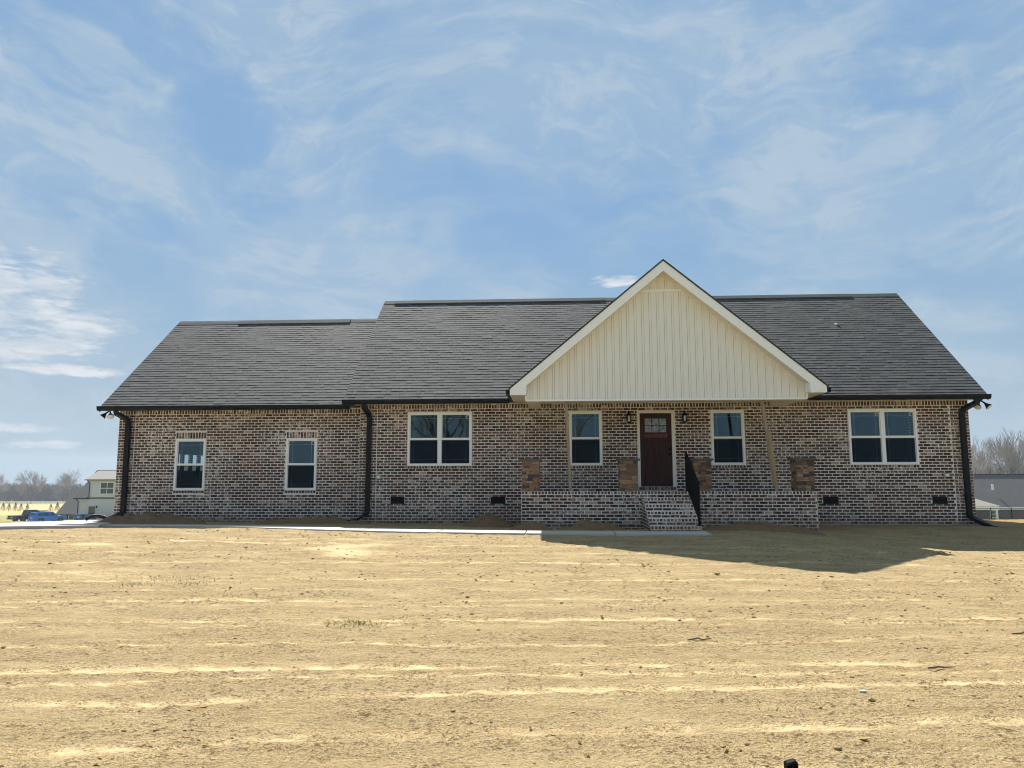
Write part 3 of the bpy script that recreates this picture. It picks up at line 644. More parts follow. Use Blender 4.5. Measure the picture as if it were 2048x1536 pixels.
for k in range(1, 6):
    yk = PY-TRD*k; zt = PZ-RIS*k
    course(STX0, STX1, zt-0.082, 0.082, yk, 0.0815, 0, [], sink, 0.024); course(STX0, STX1, zt-0.149, 0.067, yk, BL*1.05, -BL/2 if k % 2 else -0.02, [], sink, 0.017)
course(STX0, STX1, 0.03, 0.066, PY-TRD*5, BL*1.05, 0, [], sink, 0.017)
# nearest 300 are bricks of their own, in a few shared shapes
CAMP = np.array(cam.matrix_world.translation)
sink.sort(key=lambda b: (b[0]-CAMP[0])**2*0.15 + (b[4]-CAMP[1])**2 - 40*(b[1]-b[0])*(b[3]-b[2])*100 if b[2] > 0.02 else 1e9)
variants = {}
def brick_part(a, b, z0, z1, y):
    key = (round((b-a)/0.006), round((z1-z0)/0.006), random.randrange(10))
    if key not in variants:
        m_ = MB(); brick_mesh(m_, -(b-a)/2, (b-a)/2, -(z1-z0)/2, (z1-z0)/2, 0, 0.008, tone()); me = m_.mesh('brick', 'brick'); variants[key] = me
    o = link('brick', variants[key], porch); o.location = ((a+b)/2, y, (z0+z1)/2)
for k, b in enumerate(sink):
    if k < 300: brick_part(*b)
    else: brick_mesh(BR, b[0], b[1], b[2], b[3], b[4], 0.008, tone())
# returns of the steps and porch, left side
for k in range(1, 6):
    z = 0.0; r = 0
    while z < PZ-RIS*k-0.03:
        ya = PY-TRD*k+0.012
        for (u, w) in (((0, .10), (.12, .288)) if r % 2 else ((0, .19), (.21, .288))):
            i = len(BR.v); x = STX0; h0, h1 = z+0.009, min(z+0.066, PZ-RIS*k-0.01); tn = tone()
            BR.v += [(x-0.007, ya+u, h0), (x-0.007, ya+w, h0), (x-0.007, ya+w, h1), (x-0.007, ya+u, h1), (x+.002, ya+u, h0), (x+.002, ya+w, h0), (x+.002, ya+w, h1), (x+.002, ya+u, h1)]
            for q_ in ((0, 3, 2, 1), (0, 1, 5, 4), (3, 7, 6, 2), (0, 4, 7, 3), (1, 2, 6, 5)): BR.f.append(tuple(i+c for c in q_)); BR.t.append(tn)
        z += 0.0745; r += 1
bw = BR.build('brickwork', 'brick', house, fix=False); bw['kind'] = 'stuff'

# --- windows
def window(x0, x1, z0, z1, y, units, gname):
    mb = MB(); fw = 0.050; yo = y-0.022
    def frame_ring(mb, a, b, c, d, w, ya, yb):
        mb.box(a, b, ya, yb, c, c+w); mb.box(a, b, ya, yb, d-w, d); mb.box(a, a+w, ya, yb, c+w, d-w); mb.box(b-w, b, ya, yb, c+w, d-w)
    frame_ring(mb, x0, x1, z0, z1, fw, yo, y+0.12)
    uw = (x1-x0)/units; zm = (z0+z1)/2
    for k in range(1, units): xm = x0+uw*k; mb.box(xm-0.05, xm+0.05, yo-0.002, y+0.12, z0+fw, z1-fw)
    o = mb.build('window', 'white_trim', house)
    for k in range(units):
        a = x0+uw*k+(fw if k == 0 else 0.05); b = x0+uw*(k+1)-(fw if k == units-1 else 0.05)
        m2 = MB(); frame_ring(m2, a, b, zm-0.012, z1-fw, 0.024, y+0.004, y+0.06); m2.box(a, b, yo+0.008, y+0.06, zm-0.030, zm+0.028)
        frame_ring(m2, a, b, z0+fw, zm-0.03, 0.02, y+0.018, y+0.075); m2.build('sash', 'white_trim', o)
        for lo, (c, d) in ((0, (zm+0.028, z1-fw-0.02)), (1, (z0+fw+0.018, zm-0.03))):
            yp = y+0.045 if lo else y+0.03
            m2 = MB(); m2.quad((a+.012, yp, c-.006), (b-.012, yp, c-.006), (b-.012, yp, d+.006), (a+.012, yp, d+.006)); m2.build('pane', 'glass', o)
            m2 = MB(); t_ = 0.008; e = 0.115
            for xg in (a+e, b-e): m2.box(xg-t_, xg+t_, yp+0.008, yp+0.016, c, d)
            zg = (c+e-0.01) if lo else (d-e+0.01); m2.box(a+.02, b-.02, yp+0.007, yp+0.015, zg-t_, zg+t_); m2.build('grille', 'white_trim', o)
            if lo:
                m2 = MB(); ys = y+0.012; m2.quad((a+.014, ys, c-.004), (b-.014, ys, c-.004), (b-.014, ys, d+.004), (a+.014, ys, d+.004)); m2.build('screen', 'insect_screen', o)
        if gname[k]:
            m2 = MB(); cx, cz = b-0.075, z1-fw-0.085
            m2.tube([(cx+0.035*math.cos(t), y+0.022, cz+0.04*math.sin(t)) for t in [0.9+0.42*j for j in range(11)]], 0.008, 5); m2.tube([(cx-0.01, y+.022, cz+.035), (cx+.04, y+.022, cz+.03)], 0.008, 5)
            m2.build('latch_tag', 'lamp_white', o)
window(*WIN[0], *WZ, 0.006, 2, (0, 1)); window(*WIN[1], *WZ, 0.006, 1, (0,)); window(*WIN[2], *WZ, 0.006, 1, (0,)); window(*WIN[3], *WZ, 0.006, 2, (1, 1))
window(*GWIN[0], *GWZ, GY0+0.006, 1, (0,)); window(*GWIN[1], *GWZ, GY0+0.006, 1, (1,))

# --- door
dx0, dx1, dz0, dz1 = 2.357, 3.225, 1.036, 3.034
mb = MB(); mb.box(dx0, dx1, 0.05, 0.09, dz0, dz1)
# stiles and rails stand proud of the recessed planks; the light is an opening in the top
st = 0.135
lz0, lz1 = 2.50, 2.895
for a, b, c, d in ((dx0, dx0+st, dz0, dz1), (dx1-st, dx1, dz0, dz1), (dx0+st, dx1-st, dz0, dz0+0.20), (dx0+st, dx1-st, lz1, dz1), (dx0+st, dx1-st, 2.33, lz0)): mb.box(a, b, 0.026, 0.051, c, d)
door = mb.build('door', 'door_wood', house)
mid = (dx0+dx1)/2
for a, b in ((dx0+st, mid-0.045), (mid-0.045, mid+0.045), (mid+0.045, dx1-st)):
    m2 = MB(); m2.box(a+0.006, b-0.006, 0.036 if b-a > 0.1 else 0.028, 0.052, dz0+0.206, 2.324); m2.build('panel', 'door_wood', door)
m2 = MB(); m2.box(dx0+st-0.02, dx1-st+0.02, 0.002, 0.03, 2.36, 2.44); m2.box(dx0+st-0.03, dx1-st+0.03, -0.008, 0.03, 2.44, 2.462); m2.build('ledge', 'ledge_wood', door)
lx0, lx1 = dx0+st, dx1-st
for i in range(3):
    for j in range(2):
        a = lx0+(lx1-lx0)*i/3+0.008; b = lx0+(lx1-lx0)*(i+1)/3-0.008; c = lz0+(lz1-lz0)*j/2+0.008; d = lz0+(lz1-lz0)*(j+1)/2-0.008
        m2 = MB(); m2.quad((a, 0.035, c), (b, 0.035, c), (b, 0.035, d), (a, 0.035, d)); m2.build('pane', 'frosted', door) if 'frosted' in MATS else None
        if 'frosted' not in MATS:
            mm, gg = new_mat('frosted'); nn = gg.noise(gg.mapping(gg.pos, (1, 1, 1)), 26, 4, 0.6, 2.5)
            gg.put(gg.p.inputs['Base Color'], gg.mix(gg.maprange(nn, 0.42, 0.58), (0.04, 0.045, 0.055), (0.38, 0.40, 0.44))); gg.p.inputs['Roughness'].default_value = 0.18; gg.p.inputs['Specular IOR Level'].default_value = 0.8
            m2.build('pane', 'frosted', door)
m2 = MB()
for i in range(1, 3): x = lx0+(lx1-lx0)*i/3; m2.box(x-0.009, x+0.009, 0.022, 0.036, lz0, lz1)
m2.box(lx0, lx1, 0.0215, 0.0365, (lz0+lz1)/2-0.008, (lz0+lz1)/2+0.008); m2.build('glazing_bar', 'black_metal', door)
m2 = MB(); a, b, c, d = DOOR
m2.box(a, dx0-0.002, -0.014, 0.12, c, d); m2.box(dx1+0.002, b, -0.014, 0.12, c, d); m2.box(dx0-0.002, dx1+0.002, -0.014, 0.12, dz1+0.003, d); m2.build('door_frame', 'cream_trim', door)
m2 = MB(); m2.box(dx0, dx1, -0.01, 0.05, DOOR[2], dz0-0.002); m2.build('threshold', 'black_metal', door)
m2 = MB(); m2.tube([(dx1-0.07, 0.026, 2.05), (dx1-0.07, -0.004, 2.05)], 0.032, 14); m2.build('deadbolt', 'rail_black', door)
m2 = MB(); m2.tube([(dx1-0.07, 0.026, 1.90), (dx1-0.07, 0.006, 1.90)], 0.034, 14); m2.tube([(dx1-0.07, 0.006, 1.90), (dx1-0.07, -0.02, 1.90), (dx1-0.07, -0.045, 1.90), (dx1-0.07, -0.06, 1.90)], [0.014, 0.014, 0.032, 0.022], 14); m2.build('door_knob', 'rail_black', door)

# --- foundation vents and outlet boxes
for a, b in VENTS:
    mb = MB(); mb.box(a, b, 0.001, 0.02, VZ[0], VZ[1]); o = mb.build('vent', 'rail_black', house)
    m2 = MB(); n = 6
    for k in range(n): zc = VZ[0]+0.018+(VZ[1]-VZ[0]-0.03)*k/(n-1); m2.hexa([(a+.012, -0.012, zc-.012), (b-.012, -0.012, zc-.012), (b-.012, 0.0, zc), (a+.012, 0.0, zc), (a+.012, -0.010, zc-.008), (b-.012, -0.010, zc-.008), (b-.012, 0.0, zc+.004), (a+.012, 0.0, zc+.004)])
    m2.build('slat', 'black_metal', o)
for x, z in ((-4.92, 1.297), (10.48, 1.322)):
    mb = MB(); mb.box(x-0.075, x+0.075, -0.03, 0.004, z-0.055, z+0.055); o = mb.build('outlet_cover', 'grey_box', house)
    m2 = MB(); m2.box(x-0.045, x+0.045, -0.045, -0.031, z-0.035, z+0.03); m2.build('flap', 'lamp_white', o)

# --- roofs
PITCH = 0.8316
RE_Y, RE_Z, RR_Y = -0.45, 3.445, 4.17
RR_Z = RE_Z + PITCH*(RR_Y-RE_Y)
RX0, RX1 = -5.83, 11.45
GE_Y, GE_Z, GR_Y, GP = -0.20, 3.315, 3.90, 0.800
GR_Z = GE_Z+GP*(GR_Y-GE_Y); GRX0, GRX1 = -12.98, -5.60
GBX, GBZ, GBP = 2.77, 6.735, 0.8316      # porch gable ridge
mb = MB()
def roof_slab(mb, x0, x1, ey, ez, ry, rz, th=0.09):
    by = 2*ry-ey
    mb.prism([(ey, ez-0.012), (ry, rz-0.012), (by, ez-0.012), (by, ez-th), (ry, rz-th-0.02), (ey, ez-th)], x0, x1, 'X')
roof_slab(mb, RX0, RX1, RE_Y, RE_Z, RR_Y, RR_Z)
roof = mb.build('roof', 'shingle_flat', house)
mb = MB(); roof_slab(mb, GRX0, GRX1, GE_Y, GE_Z, GR_Y, GR_Z); mb.build('garage_roof', 'shingle_flat', roof)
SH = MB()
EXP = 0.1425
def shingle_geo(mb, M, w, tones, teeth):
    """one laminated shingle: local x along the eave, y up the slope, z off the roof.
    Each tab is a thin wedge; the strip just under the next course is coloured dark to paint in its shadow line."""
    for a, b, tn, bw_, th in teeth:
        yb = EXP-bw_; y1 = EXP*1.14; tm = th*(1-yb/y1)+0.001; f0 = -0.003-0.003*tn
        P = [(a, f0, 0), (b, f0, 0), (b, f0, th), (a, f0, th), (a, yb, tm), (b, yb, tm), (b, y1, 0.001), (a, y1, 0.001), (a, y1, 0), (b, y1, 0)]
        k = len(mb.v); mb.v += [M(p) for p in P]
        for q_, t_ in (((0, 1, 2, 3), 0.01), ((3, 2, 5, 4), tn), ((4, 5, 6, 7), 0.015), ((0, 3, 4, 7, 8), tn), ((1, 9, 6, 5, 2), tn)): mb.f.append(tuple(k+c for c in q_)); mb.t.append(t_)  # near-black upper top face is painted shade below the next butt edge
def make_teeth(w):
    x = 0.0; out = []
    while x < w-0.004:
        l = random.uniform(0.10, 0.36)
        if w-x-l < 0.06: l = w-x
        out.append((x, min(x+l, w)-0.002, random.uniform(0.15, 0.95), random.choice((0.024, 0.032, 0.032, 0.044, 0.056)), random.uniform(0.006, 0.0105))); x += l
    return out
SHV = []
for _ in range(14):
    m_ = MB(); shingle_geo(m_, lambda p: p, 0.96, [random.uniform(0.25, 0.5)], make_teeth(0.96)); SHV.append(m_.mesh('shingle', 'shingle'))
cand = []
def lay(x0, x1, ey, ez, ry, rz, hide):
    L = math.hypot(ry-ey, rz-ez); uy, uz = (ry-ey)/L, (rz-ez)/L; ang = math.atan2(uz, uy)
    n = int(L/EXP)
    for i in range(n+1):
        s_ = i*EXP; yb, zb = ey+uy*s_, ez+uz*s_
        x = x0 - random.random()*0.9
        while x < x1:
            a, b = max(x, x0), min(x+0.96, x1); x += 0.963
            if b-a < 0.06 or s_+EXP*1.15 > L+0.03: 
                if b-a < 0.06: continue
            if hide(a, b, yb, zb): continue
            cand.append((a, b, yb, zb, ang))
def hide_main(a, b, y, z):
    hw = (GBZ-z)/GBP-0.12
    return a > GBX-hw and b < GBX+hw
lay(RX0, RX1, RE_Y-0.03, RE_Z-0.025, RR_Y, RR_Z, hide_main)
lay(GRX0, W0-0.15, GE_Y-0.03, GE_Z-0.024, GR_Y, GR_Z, lambda a, b, y, z: False)
full = [c for c in cand if c[1]-c[0] > 0.955]
def reach(c): return (0.5*(c[0]+c[1])-CAMP[0])**2+(c[2]-CAMP[1])**2+(c[3]-CAMP[2])**2
near = sorted([c for c in full if not (-1.5 < c[0] < 7.0)], key=reach)[:300]; nset = set(near)
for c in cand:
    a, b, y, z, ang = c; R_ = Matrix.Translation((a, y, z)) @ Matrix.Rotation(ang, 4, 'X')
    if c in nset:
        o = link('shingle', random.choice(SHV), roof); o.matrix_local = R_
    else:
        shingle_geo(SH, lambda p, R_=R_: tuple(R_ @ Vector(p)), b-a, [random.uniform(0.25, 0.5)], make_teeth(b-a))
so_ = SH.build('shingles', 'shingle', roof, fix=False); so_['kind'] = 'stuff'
# ridge vents, ridge caps, drip edges, plumbing cap
def ridge(x0, x1, ry, rz, w, h, mat):
    m2 = MB(); m2.prism([(ry-w, rz-w*0.8+h), (ry, rz+h+0.01), (ry+w, rz-w*0.8+h), (ry+w, rz-w*0.8-0.03), (ry-w, rz-w*0.8-0.03)], x0, x1, 'X'); return m2
ridge(RX0+0.02, RX1-0.02, RR_Y, RR_Z, 0.13, 0.016, 'shingle').build('ridge_cap', 'shingle', roof)
ridge(GRX0+0.02, W0-0.36, GR_Y, GR_Z, 0.13, 0.016, 'shingle').build('ridge_cap', 'shingle', roof)
for a, b, ry, rz in ((-5.45, 1.75, RR_Y, RR_Z), (3.8, 9.9, RR_Y, RR_Z), (-10.8, -6.92, GR_Y, GR_Z)):
    ridge(a, b, ry, rz, 0.14, 0.034, 'shingle_dark').build('ridge_vent', 'shingle_dark', roof)
    m2 = MB(); m2.prism([(ry-0.15, rz-0.12+0.042), (ry, rz+0.054), (ry+0.15, rz-0.12+0.042), (ry+0.15, rz-0.12+0.036), (ry, rz+0.047), (ry-0.15, rz-0.12+0.036)], a, b, 'X'); m2.build('vent_cap', 'shingle', roof)
for x0, x1, ey, ez, ry, rz in ((RX0-0.02, RX0, RE_Y, RE_Z, RR_Y, RR_Z), (RX1, RX1+0.02, RE_Y, RE_Z, RR_Y, RR_Z), (GRX0-0.02, GRX0, GE_Y, GE_Z, GR_Y, GR_Z)):
    m2 = MB(); by = 2*ry-ey; m2.prism([(ey, ez-0.02), (ry, rz-0.02), (by, ez-0.02), (by, ez-0.16), (ry, rz-0.18), (ey, ez-0.16)], x0, x1, 'X'); m2.build('rake_board', 'shingle_dark', roof)
m2 = MB(); m2.lathe([(0.05, 5.78), (0.05, 6.02), (0.035, 6.03)], 8.8, 2.62, 12); m2.build('vent_pipe', 'lamp_white', roof)
# porch gable roof: two slabs running back into the main slope
mb = MB()
gy0, gy1 = -2.335, 3.3
for s_ in (-1, 1):
    ex = GBX+s_*3.90; ez = GBZ-3.90*GBP
    pts = [(GBX, GBZ), (ex, ez), (ex, ez-0.035), (GBX, GBZ-0.045)]
    mb.prism(pts if s_ < 0 else pts[::-1], gy0, gy1, 'Y')
gr = mb.build('porch_roof', 'shingle_dark', roof)

# --- gable front
gable = None
GSY = -1.95
sx0, sx1, sz0, szs, sza = -0.711, 6.262, 3.205, 3.60, 6.455
mb = MB()
mb.prism([(sx0, sz0+0.01), (sx1, sz0+0.01), (sx1, szs), (GBX, sza), (sx0, szs)], GSY+0.012, GSY+0.10, 'Y'); gable = mb.build('gable', 'groove', house)
def top_at(x): return szs + (sza-szs)*(1-abs(x-GBX)/(GBX-sx0 if x < GBX else sx1-GBX))
BPIT = 0.190; x = sx0+0.03; BANDZ = 6.012
def strip(xa, xb, za, zb, y0, y1, nm, mt):
    xa, xb = max(xa, sx0+.002), min(xb, sx1-.002)
    if xb-xa < 0.008: return
    ta, tb = min(zb, top_at(xa)), min(zb, top_at(xb)); pts = [(xa, za), (xb, za), (xb, tb)]
    if xa < GBX < xb and zb > sza: pts.append((GBX, sza))
    pts.append((xa, ta))
    if max(ta, tb) <= za+0.01: return
    if ta <= za: pts = [(xa+(xb-xa)*(za-ta)/(tb-ta), za), (xb, za), (xb, tb)]
    elif tb <= za: pts = [(xa, za), (xa+(xb-xa)*(ta-za)/(ta-tb), za), (xa, ta)]
    m2 = MB(); m2.prism(pts, y0, y1, 'Y'); m2.build(nm, mt, gable)
x = sx0-0.06
while x < sx1:
    for z0_, z1_, sh in ((sz0+0.04, BANDZ-0.03, 0.0), (BANDZ+0.03, 9, 0.035)):
        strip(x+sh+0.030, x+sh+BPIT-0.030, z0_, z1_, GSY+0.002, GSY+0.02, 'siding_board', 'siding')
        strip(x+sh+BPIT-0.024, x+sh+BPIT+0.024, z0_, z1_, GSY-0.010, GSY+0.02, 'batten', 'siding')
    x += BPIT
m2 = MB(); m2.box(2.225, 3.315, GSY-0.024, GSY+0.01, BANDZ-0.030, BANDZ+0.028); m2.build('band_board', 'white_trim', gable)
m2 = MB(); m2.box(sx0-0.01, sx1+0.01, GSY-0.03, GSY+0.06, sz0-0.012, sz0+0.036); m2.build('base_trim', 'white_trim', gable)
for a, b in ((sx0-0.022, sx0+0.028), (sx1-0.028, sx1+0.022)): m2 = MB(); m2.box(a, b, GSY-0.033, GSY+0.07, sz0+0.037, szs+0.02); m2.build('corner_trim', 'white_trim', gable)
# frieze strips under the rake soffit
for s_ in (-1, 1):
    xe = sx0 if s_ < 0 else sx1
    m2 = MB(); p = [(GBX, sza+0.002), (xe, szs+0.002), (xe, szs-0.05), (GBX, sza-0.055)]
    m2.prism(p, GSY-0.028, GSY+0.0, 'Y'); m2.build('rake_trim', 'cream_trim', gable)
    # rake fascia with level return at the foot
    fo_ = GBX+s_*3.86; fin = GBX+s_*3.47
    zt = lambda x_: GBZ-0.046-abs(x_-GBX)*GBP
    m2 = MB(); p = [(GBX, zt(GBX)), (fo_, zt(fo_)), (fo_, 3.325), (fin, 3.325), (fin, zt(fin)-0.255), (GBX, zt(GBX)-0.255)]
    m2.prism(p, -2.315, -2.285, 'Y'); m2.build('fascia', 'white_trim', gable)
    # sloping soffit between fascia and siding, and boxed eave along the side
    m2 = MB(); o0 = 0.235; m2.prism([(GBX, zt(GBX)-o0), (fin, zt(fin)-o0), (fin, zt(fin)-o0+0.012), (GBX, zt(GBX)-o0+0.012)], -2.284, GSY-0.001, 'Y'); m2.build('rake_soffit', 'soffit', gable)
    m2 = MB(); m2.box(min(fo_, fin)+0.004, max(fo_, fin)-0.004, -2.284, -0.02, 3.336, 3.350); m2.build('eave_soffit', 'soffit', gable)
    m2 = MB(); xa = fo_-0.012 if s_ < 0 else fo_-0.012; m2.box(xa, xa+0.024, -2.284, -0.5, 3.33, zt(fo_)-0.004); m2.build('eave_fascia', 'white_trim', gable)
    m2 = MB(); m2.box(fin-0.012, fin+0.012, -2.284, GSY-0.034, 3.352, zt(fin)-0.225); m2.build('return_side', 'white_trim', gable)
    # side beam from gable to wall
    a, b = (sx0, sx0+0.35) if s_ < 0 else (sx1-0.35, sx1)
    m2 = MB(); m2.box(a+0.012, b, GSY+0.101, -0.003, 3.192, 3.62); m2.build('beam', 'soffit', gable)
    # gutter along the side eave
    gx = fo_+s_*0.068
    m2 = MB(); m2.prism([(gx-0.055, 3.455), (gx-0.04, 3.335), (gx+0.04, 3.335), (gx+0.055, 3.455)], -2.27, -0.58, 'Y'); m2.build('gutter', 'black_metal', gable)
m2 = MB(); m2.box(sx0+0.02, sx1-0.02, GSY+0.102, GSY+0.36, 3.198, 3.40); m2.build('beam', 'soffit', gable)
m2 = MB(); m2.box(sx0+0.3, sx1-0.3, GSY+0.3, -0.003, 3.345, 3.36); m2.build('porch_ceiling', 'soffit', gable)

# --- eaves: soffit, fascia, gutters
def eave(x0, x1, ey, wy, zt, zs):
    m2 = MB(); m2.box(x0, x1, ey+0.02, wy, zs, zs+0.012); m2.build('soffit', 'soffit', house)
    m2 = MB(); m2.box(x0, x1, ey-0.004, ey+0.018, zs-0.006, zt-0.03); m2.build('eave_board', 'black_metal', house)
def gutter(x0, x1, ey, zt, zb):
    m2 = MB(); m2.prism([(ey-0.006, zt), (ey-0.006, zb), (ey-0.080, zb), (ey-0.112, zb+0.055), (ey-0.118, zt), (ey-0.130, zt+0.002), (ey-0.130, zt-0.012), (ey-0.122, zt-0.016), (ey-0.115, zb+0.05), (ey-0.083, zb-0.004), (ey-0.002, zb-0.004), (ey-0.002, zt)], x0, x1, 'X')
    o = m2.build('gutter', 'black_metal', house)
    m2 = MB()
    for xe in (x0, x1): m2.prism([(ey-0.002, zt), (ey-0.002, zb-0.004), (ey-0.083, zb-0.004), (ey-0.115, zb+0.05), (ey-0.128, zt)], xe-0.003, xe+0.003, 'X')
    m2.build('end_cap', 'black_metal', o)
eave(RX0, -0.9, RE_Y, -0.003, RE_Z, 3.328); eave(6.45, RX1, RE_Y, -0.003, RE_Z, 3.328); eave(GRX0, W0-0.36, GE_Y, GY0-0.003, GE_Z, 3.246)
gutter(RX0-0.02, -1.23, RE_Y-0.005, 3.418, 3.296); gutter(6.83, RX1+0.03, RE_Y-0.005, 3.434, 3.314); gutter(GRX0-0.03, W0-0.24, GE_Y-0.005, 3.312, 3.190)
m2 = MB(); m2.lathe([(0.05, 3.285), (0.055, 3.326)], -1.668, -0.2, 14); m2.build('soffit_light', 'lamp_white', house)
# triangular end of the main eave beside the garage
m2 = MB(); m2.box(RX0+0.004, W0-0.002, RE_Y+0.022, 0.245, 3.329, 3.339); m2.build('soffit', 'soffit', house)

# --- downspouts
def spout(path, w=0.082, d=0.06):
    """rectangular pipe swept along path, each leg its own piece"""
    m2 = MB(); pts = [Vector(p) for p in path]; ring = []
    for k, p in enumerate(pts):
        dr_ = (pts[min(k+1, len(pts)-1)]-pts[max(k-1, 0)]).normalized()
        side = Vector((1, 0, 0)) if abs(dr_.x) < 0.6 else Vector((0, 1, 0)); side = (side-dr_*side.dot(dr_)).normalized(); up = dr_.cross(side)
        i = len(m2.v); ring.append(i); m2.v += [tuple(p+side*(w/2*a)+up*(d/2*b)) for a, b in ((-1, -1), (1, -1), (1, 1), (-1, 1))]
    for a, b in zip(ring, ring[1:]):
        for j in range(4): l = (j+1) % 4; m2.f.append((a+j, a+l, b+l, b+j)); m2.t.append(.5)
    m2.f.append(tuple(ring[0]+j for j in range(4))); m2.f.append(tuple(ring[-1]+j for j in range(4))); m2.t += [.5, .5]
    return m2
W_ = 0.125
d1 = spout([(-12.46, -0.27, 3.20), (-12.46, -0.26, 3.11), (-12.36, 0.09, 2.98), (-12.33, 0.155, 2.90), (-12.335, 0.165, 0.34)], W_, 0.10).build('downspout', 'black_metal', house)
spout([(-12.335, 0.165, 0.36), (-12.36, 0.12, 0.26), (-12.58, -0.16, 0.12)], W_*0.9, 0.10).build('elbow', 'black_metal', d1)
d2 = spout([(-5.235, -0.53, 3.31), (-5.235, -0.50, 3.20), (-5.20, -0.13, 3.05), (-5.195, -0.065, 2.95), (-5.205, -0.06, 0.36)], W_, 0.10).build('downspout', 'black_metal', house)
spout([(-5.205, -0.06, 0.38), (-5.24, -0.10, 0.26), (-5.46, -0.36, 0.11), (-5.75, -0.52, 0.06)], W_*0.95, 0.10).build('elbow', 'black_metal', d2)
d3 = spout([(11.12, -0.53, 3.33), (11.12, -0.50, 3.22), (10.98, -0.13, 3.08), (10.965, -0.065, 2.98), (10.965, -0.06, 0.28)], W_, 0.10).build('downspout', 'black_metal', house)
spout([(10.965, -0.06, 0.30), (10.98, -0.10, 0.22), (11.06, -0.45, 0.09), (11.20, -0.72, -0.03), (11.36, -0.80, -0.05), (11.64, -0.84, -0.06)], W_*0.95, 0.10).build('elbow', 'black_metal', d3)
for dd, xx, yy, zz in ((d1, -12.333, 0.165, (2.5, 0.9)), (d2, -5.20, -0.06, (2.6, 0.9)), (d3, 10.965, -0.06, (2.6, 0.8))):
    for z in zz: m2 = MB(); m2.box(xx-0.10, xx+0.10, yy-0.054, yy+0.056, z-0.015, z+0.015); m2.build('strap', 'black_metal', dd)

# --- stone pillars
def pillar(x0, x1):
    y0, y1, z0, z1 = -2.045, -1.585, 0.946, 1.690
    mb = MB(); mb.box(x0+0.03, x1-0.03, y0+0.03, y1-0.03, z0, z1); o = mb.build('stone_pillar', 'stone_core', house)
    def face(u0, u1, place):
        def split(a, b, c, d):
            w, h = b-a, d-c
            if h > 0.15 or (h > 0.10 and random.random() < 0.6): s_ = c+h*random.uniform(0.35, 0.65); split(a, b, c, s_); split(a, b, s_, d); return
            if w > 0.28 or (w > 0.17 and random.random() < 0.55): s_ = a+w*random.uniform(0.35, 0.65); split(a, s_, c, d); split(s_, b, c, d); return
            place(a+.003, b-.003, c+.003, d-.003, random.uniform(0.018, 0.040), random.random())
        um = (u0+u1)/2+random.uniform(-.05, .05); z = z0
        while z < z1-0.02:
            h = min(random.uniform(0.15, 0.26), z1-z)
            if z1-z-h < 0.07: h = z1-z
            split(u0, um, z, z+h); split(um, u1, z, z+h); um = (u0+u1)/2+random.uniform(-.09, .09); z += h
    def rough(P, tn):
        m2 = MB(); m2.hexa(P, tn); m2.build('stone', 'stone', o)
    j = lambda: random.uniform(-.004, .004)
    def front(a, b, c, d, t, tn): rough([(a+j(), y0+0.03-t, c+j()), (b+j(), y0+.03-t, c+j()), (b, y0+.05, c), (a, y0+.05, c), (a+j(), y0+.03-t+j(), d+j()), (b+j(), y0+.03-t+j(), d+j()), (b, y0+.05, d), (a, y0+.05, d)], tn)
    def left(a, b, c, d, t, tn): rough([(x0+.03-t, a+j(), c+j()), (x0+.05, a, c), (x0+.05, b, c), (x0+.03-t, b+j(), c+j()), (x0+.03-t+j(), a+j(), d+j()), (x0+.05, a, d), (x0+.05, b, d), (x0+.03-t+j(), b+j(), d+j())], tn)
    def right(a, b, c, d, t, tn): rough([(x1-.05, a, c), (x1-.03+t, a+j(), c+j()), (x1-.03+t, b+j(), c+j()), (x1-.05, b, c), (x1-.05, a, d), (x1-.03+t+j(), a+j(), d+j()), (x1-.03+t, b, d+j()), (x1-.05, b, d)], tn)
    face(x0+.01, x1-.01, front); face(y0+.05, y1, left)
    if x1 < 0: face(y0+.05, y1, right)
    m2 = MB(); c = 0.045; jj = lambda: random.uniform(-.008, .008)
    n = 7; ringb = []
    px = [(x0-c+(x1-x0+2*c)*k/n, y0-c) for k in range(n)]+[(x1+c, y0-c+(y1-y0+2*c)*k/n) for k in range(n)]+[(x1+c-(x1-x0+2*c)*k/n, y1+c) for k in range(n)]+[(x0-c, y1+c-(y1-y0+2*c)*k/n) for k in range(n)]
    px = [(a+jj(), b+jj()) for a, b in px]; N_ = len(px)
    m2.v = [(a, b, z1+.001) for a, b in px]+[(a+jj(), b+jj(), z1+0.052+jj()*.6) for a, b in px]
    m2.f = [tuple(range(N_))[::-1], tuple(range(N_, 2*N_))]+[(k, (k+1) % N_, N_+(k+1) % N_, N_+k) for k in range(N_)]; m2.t = [.5]*len(m2.f)
    m2.build('cap', 'stone_cap', o)
for a, b in ((-0.83, -0.38), (1.61, 2.06), (3.40, 3.86), (5.885, 6.34)): pillar(a, b)

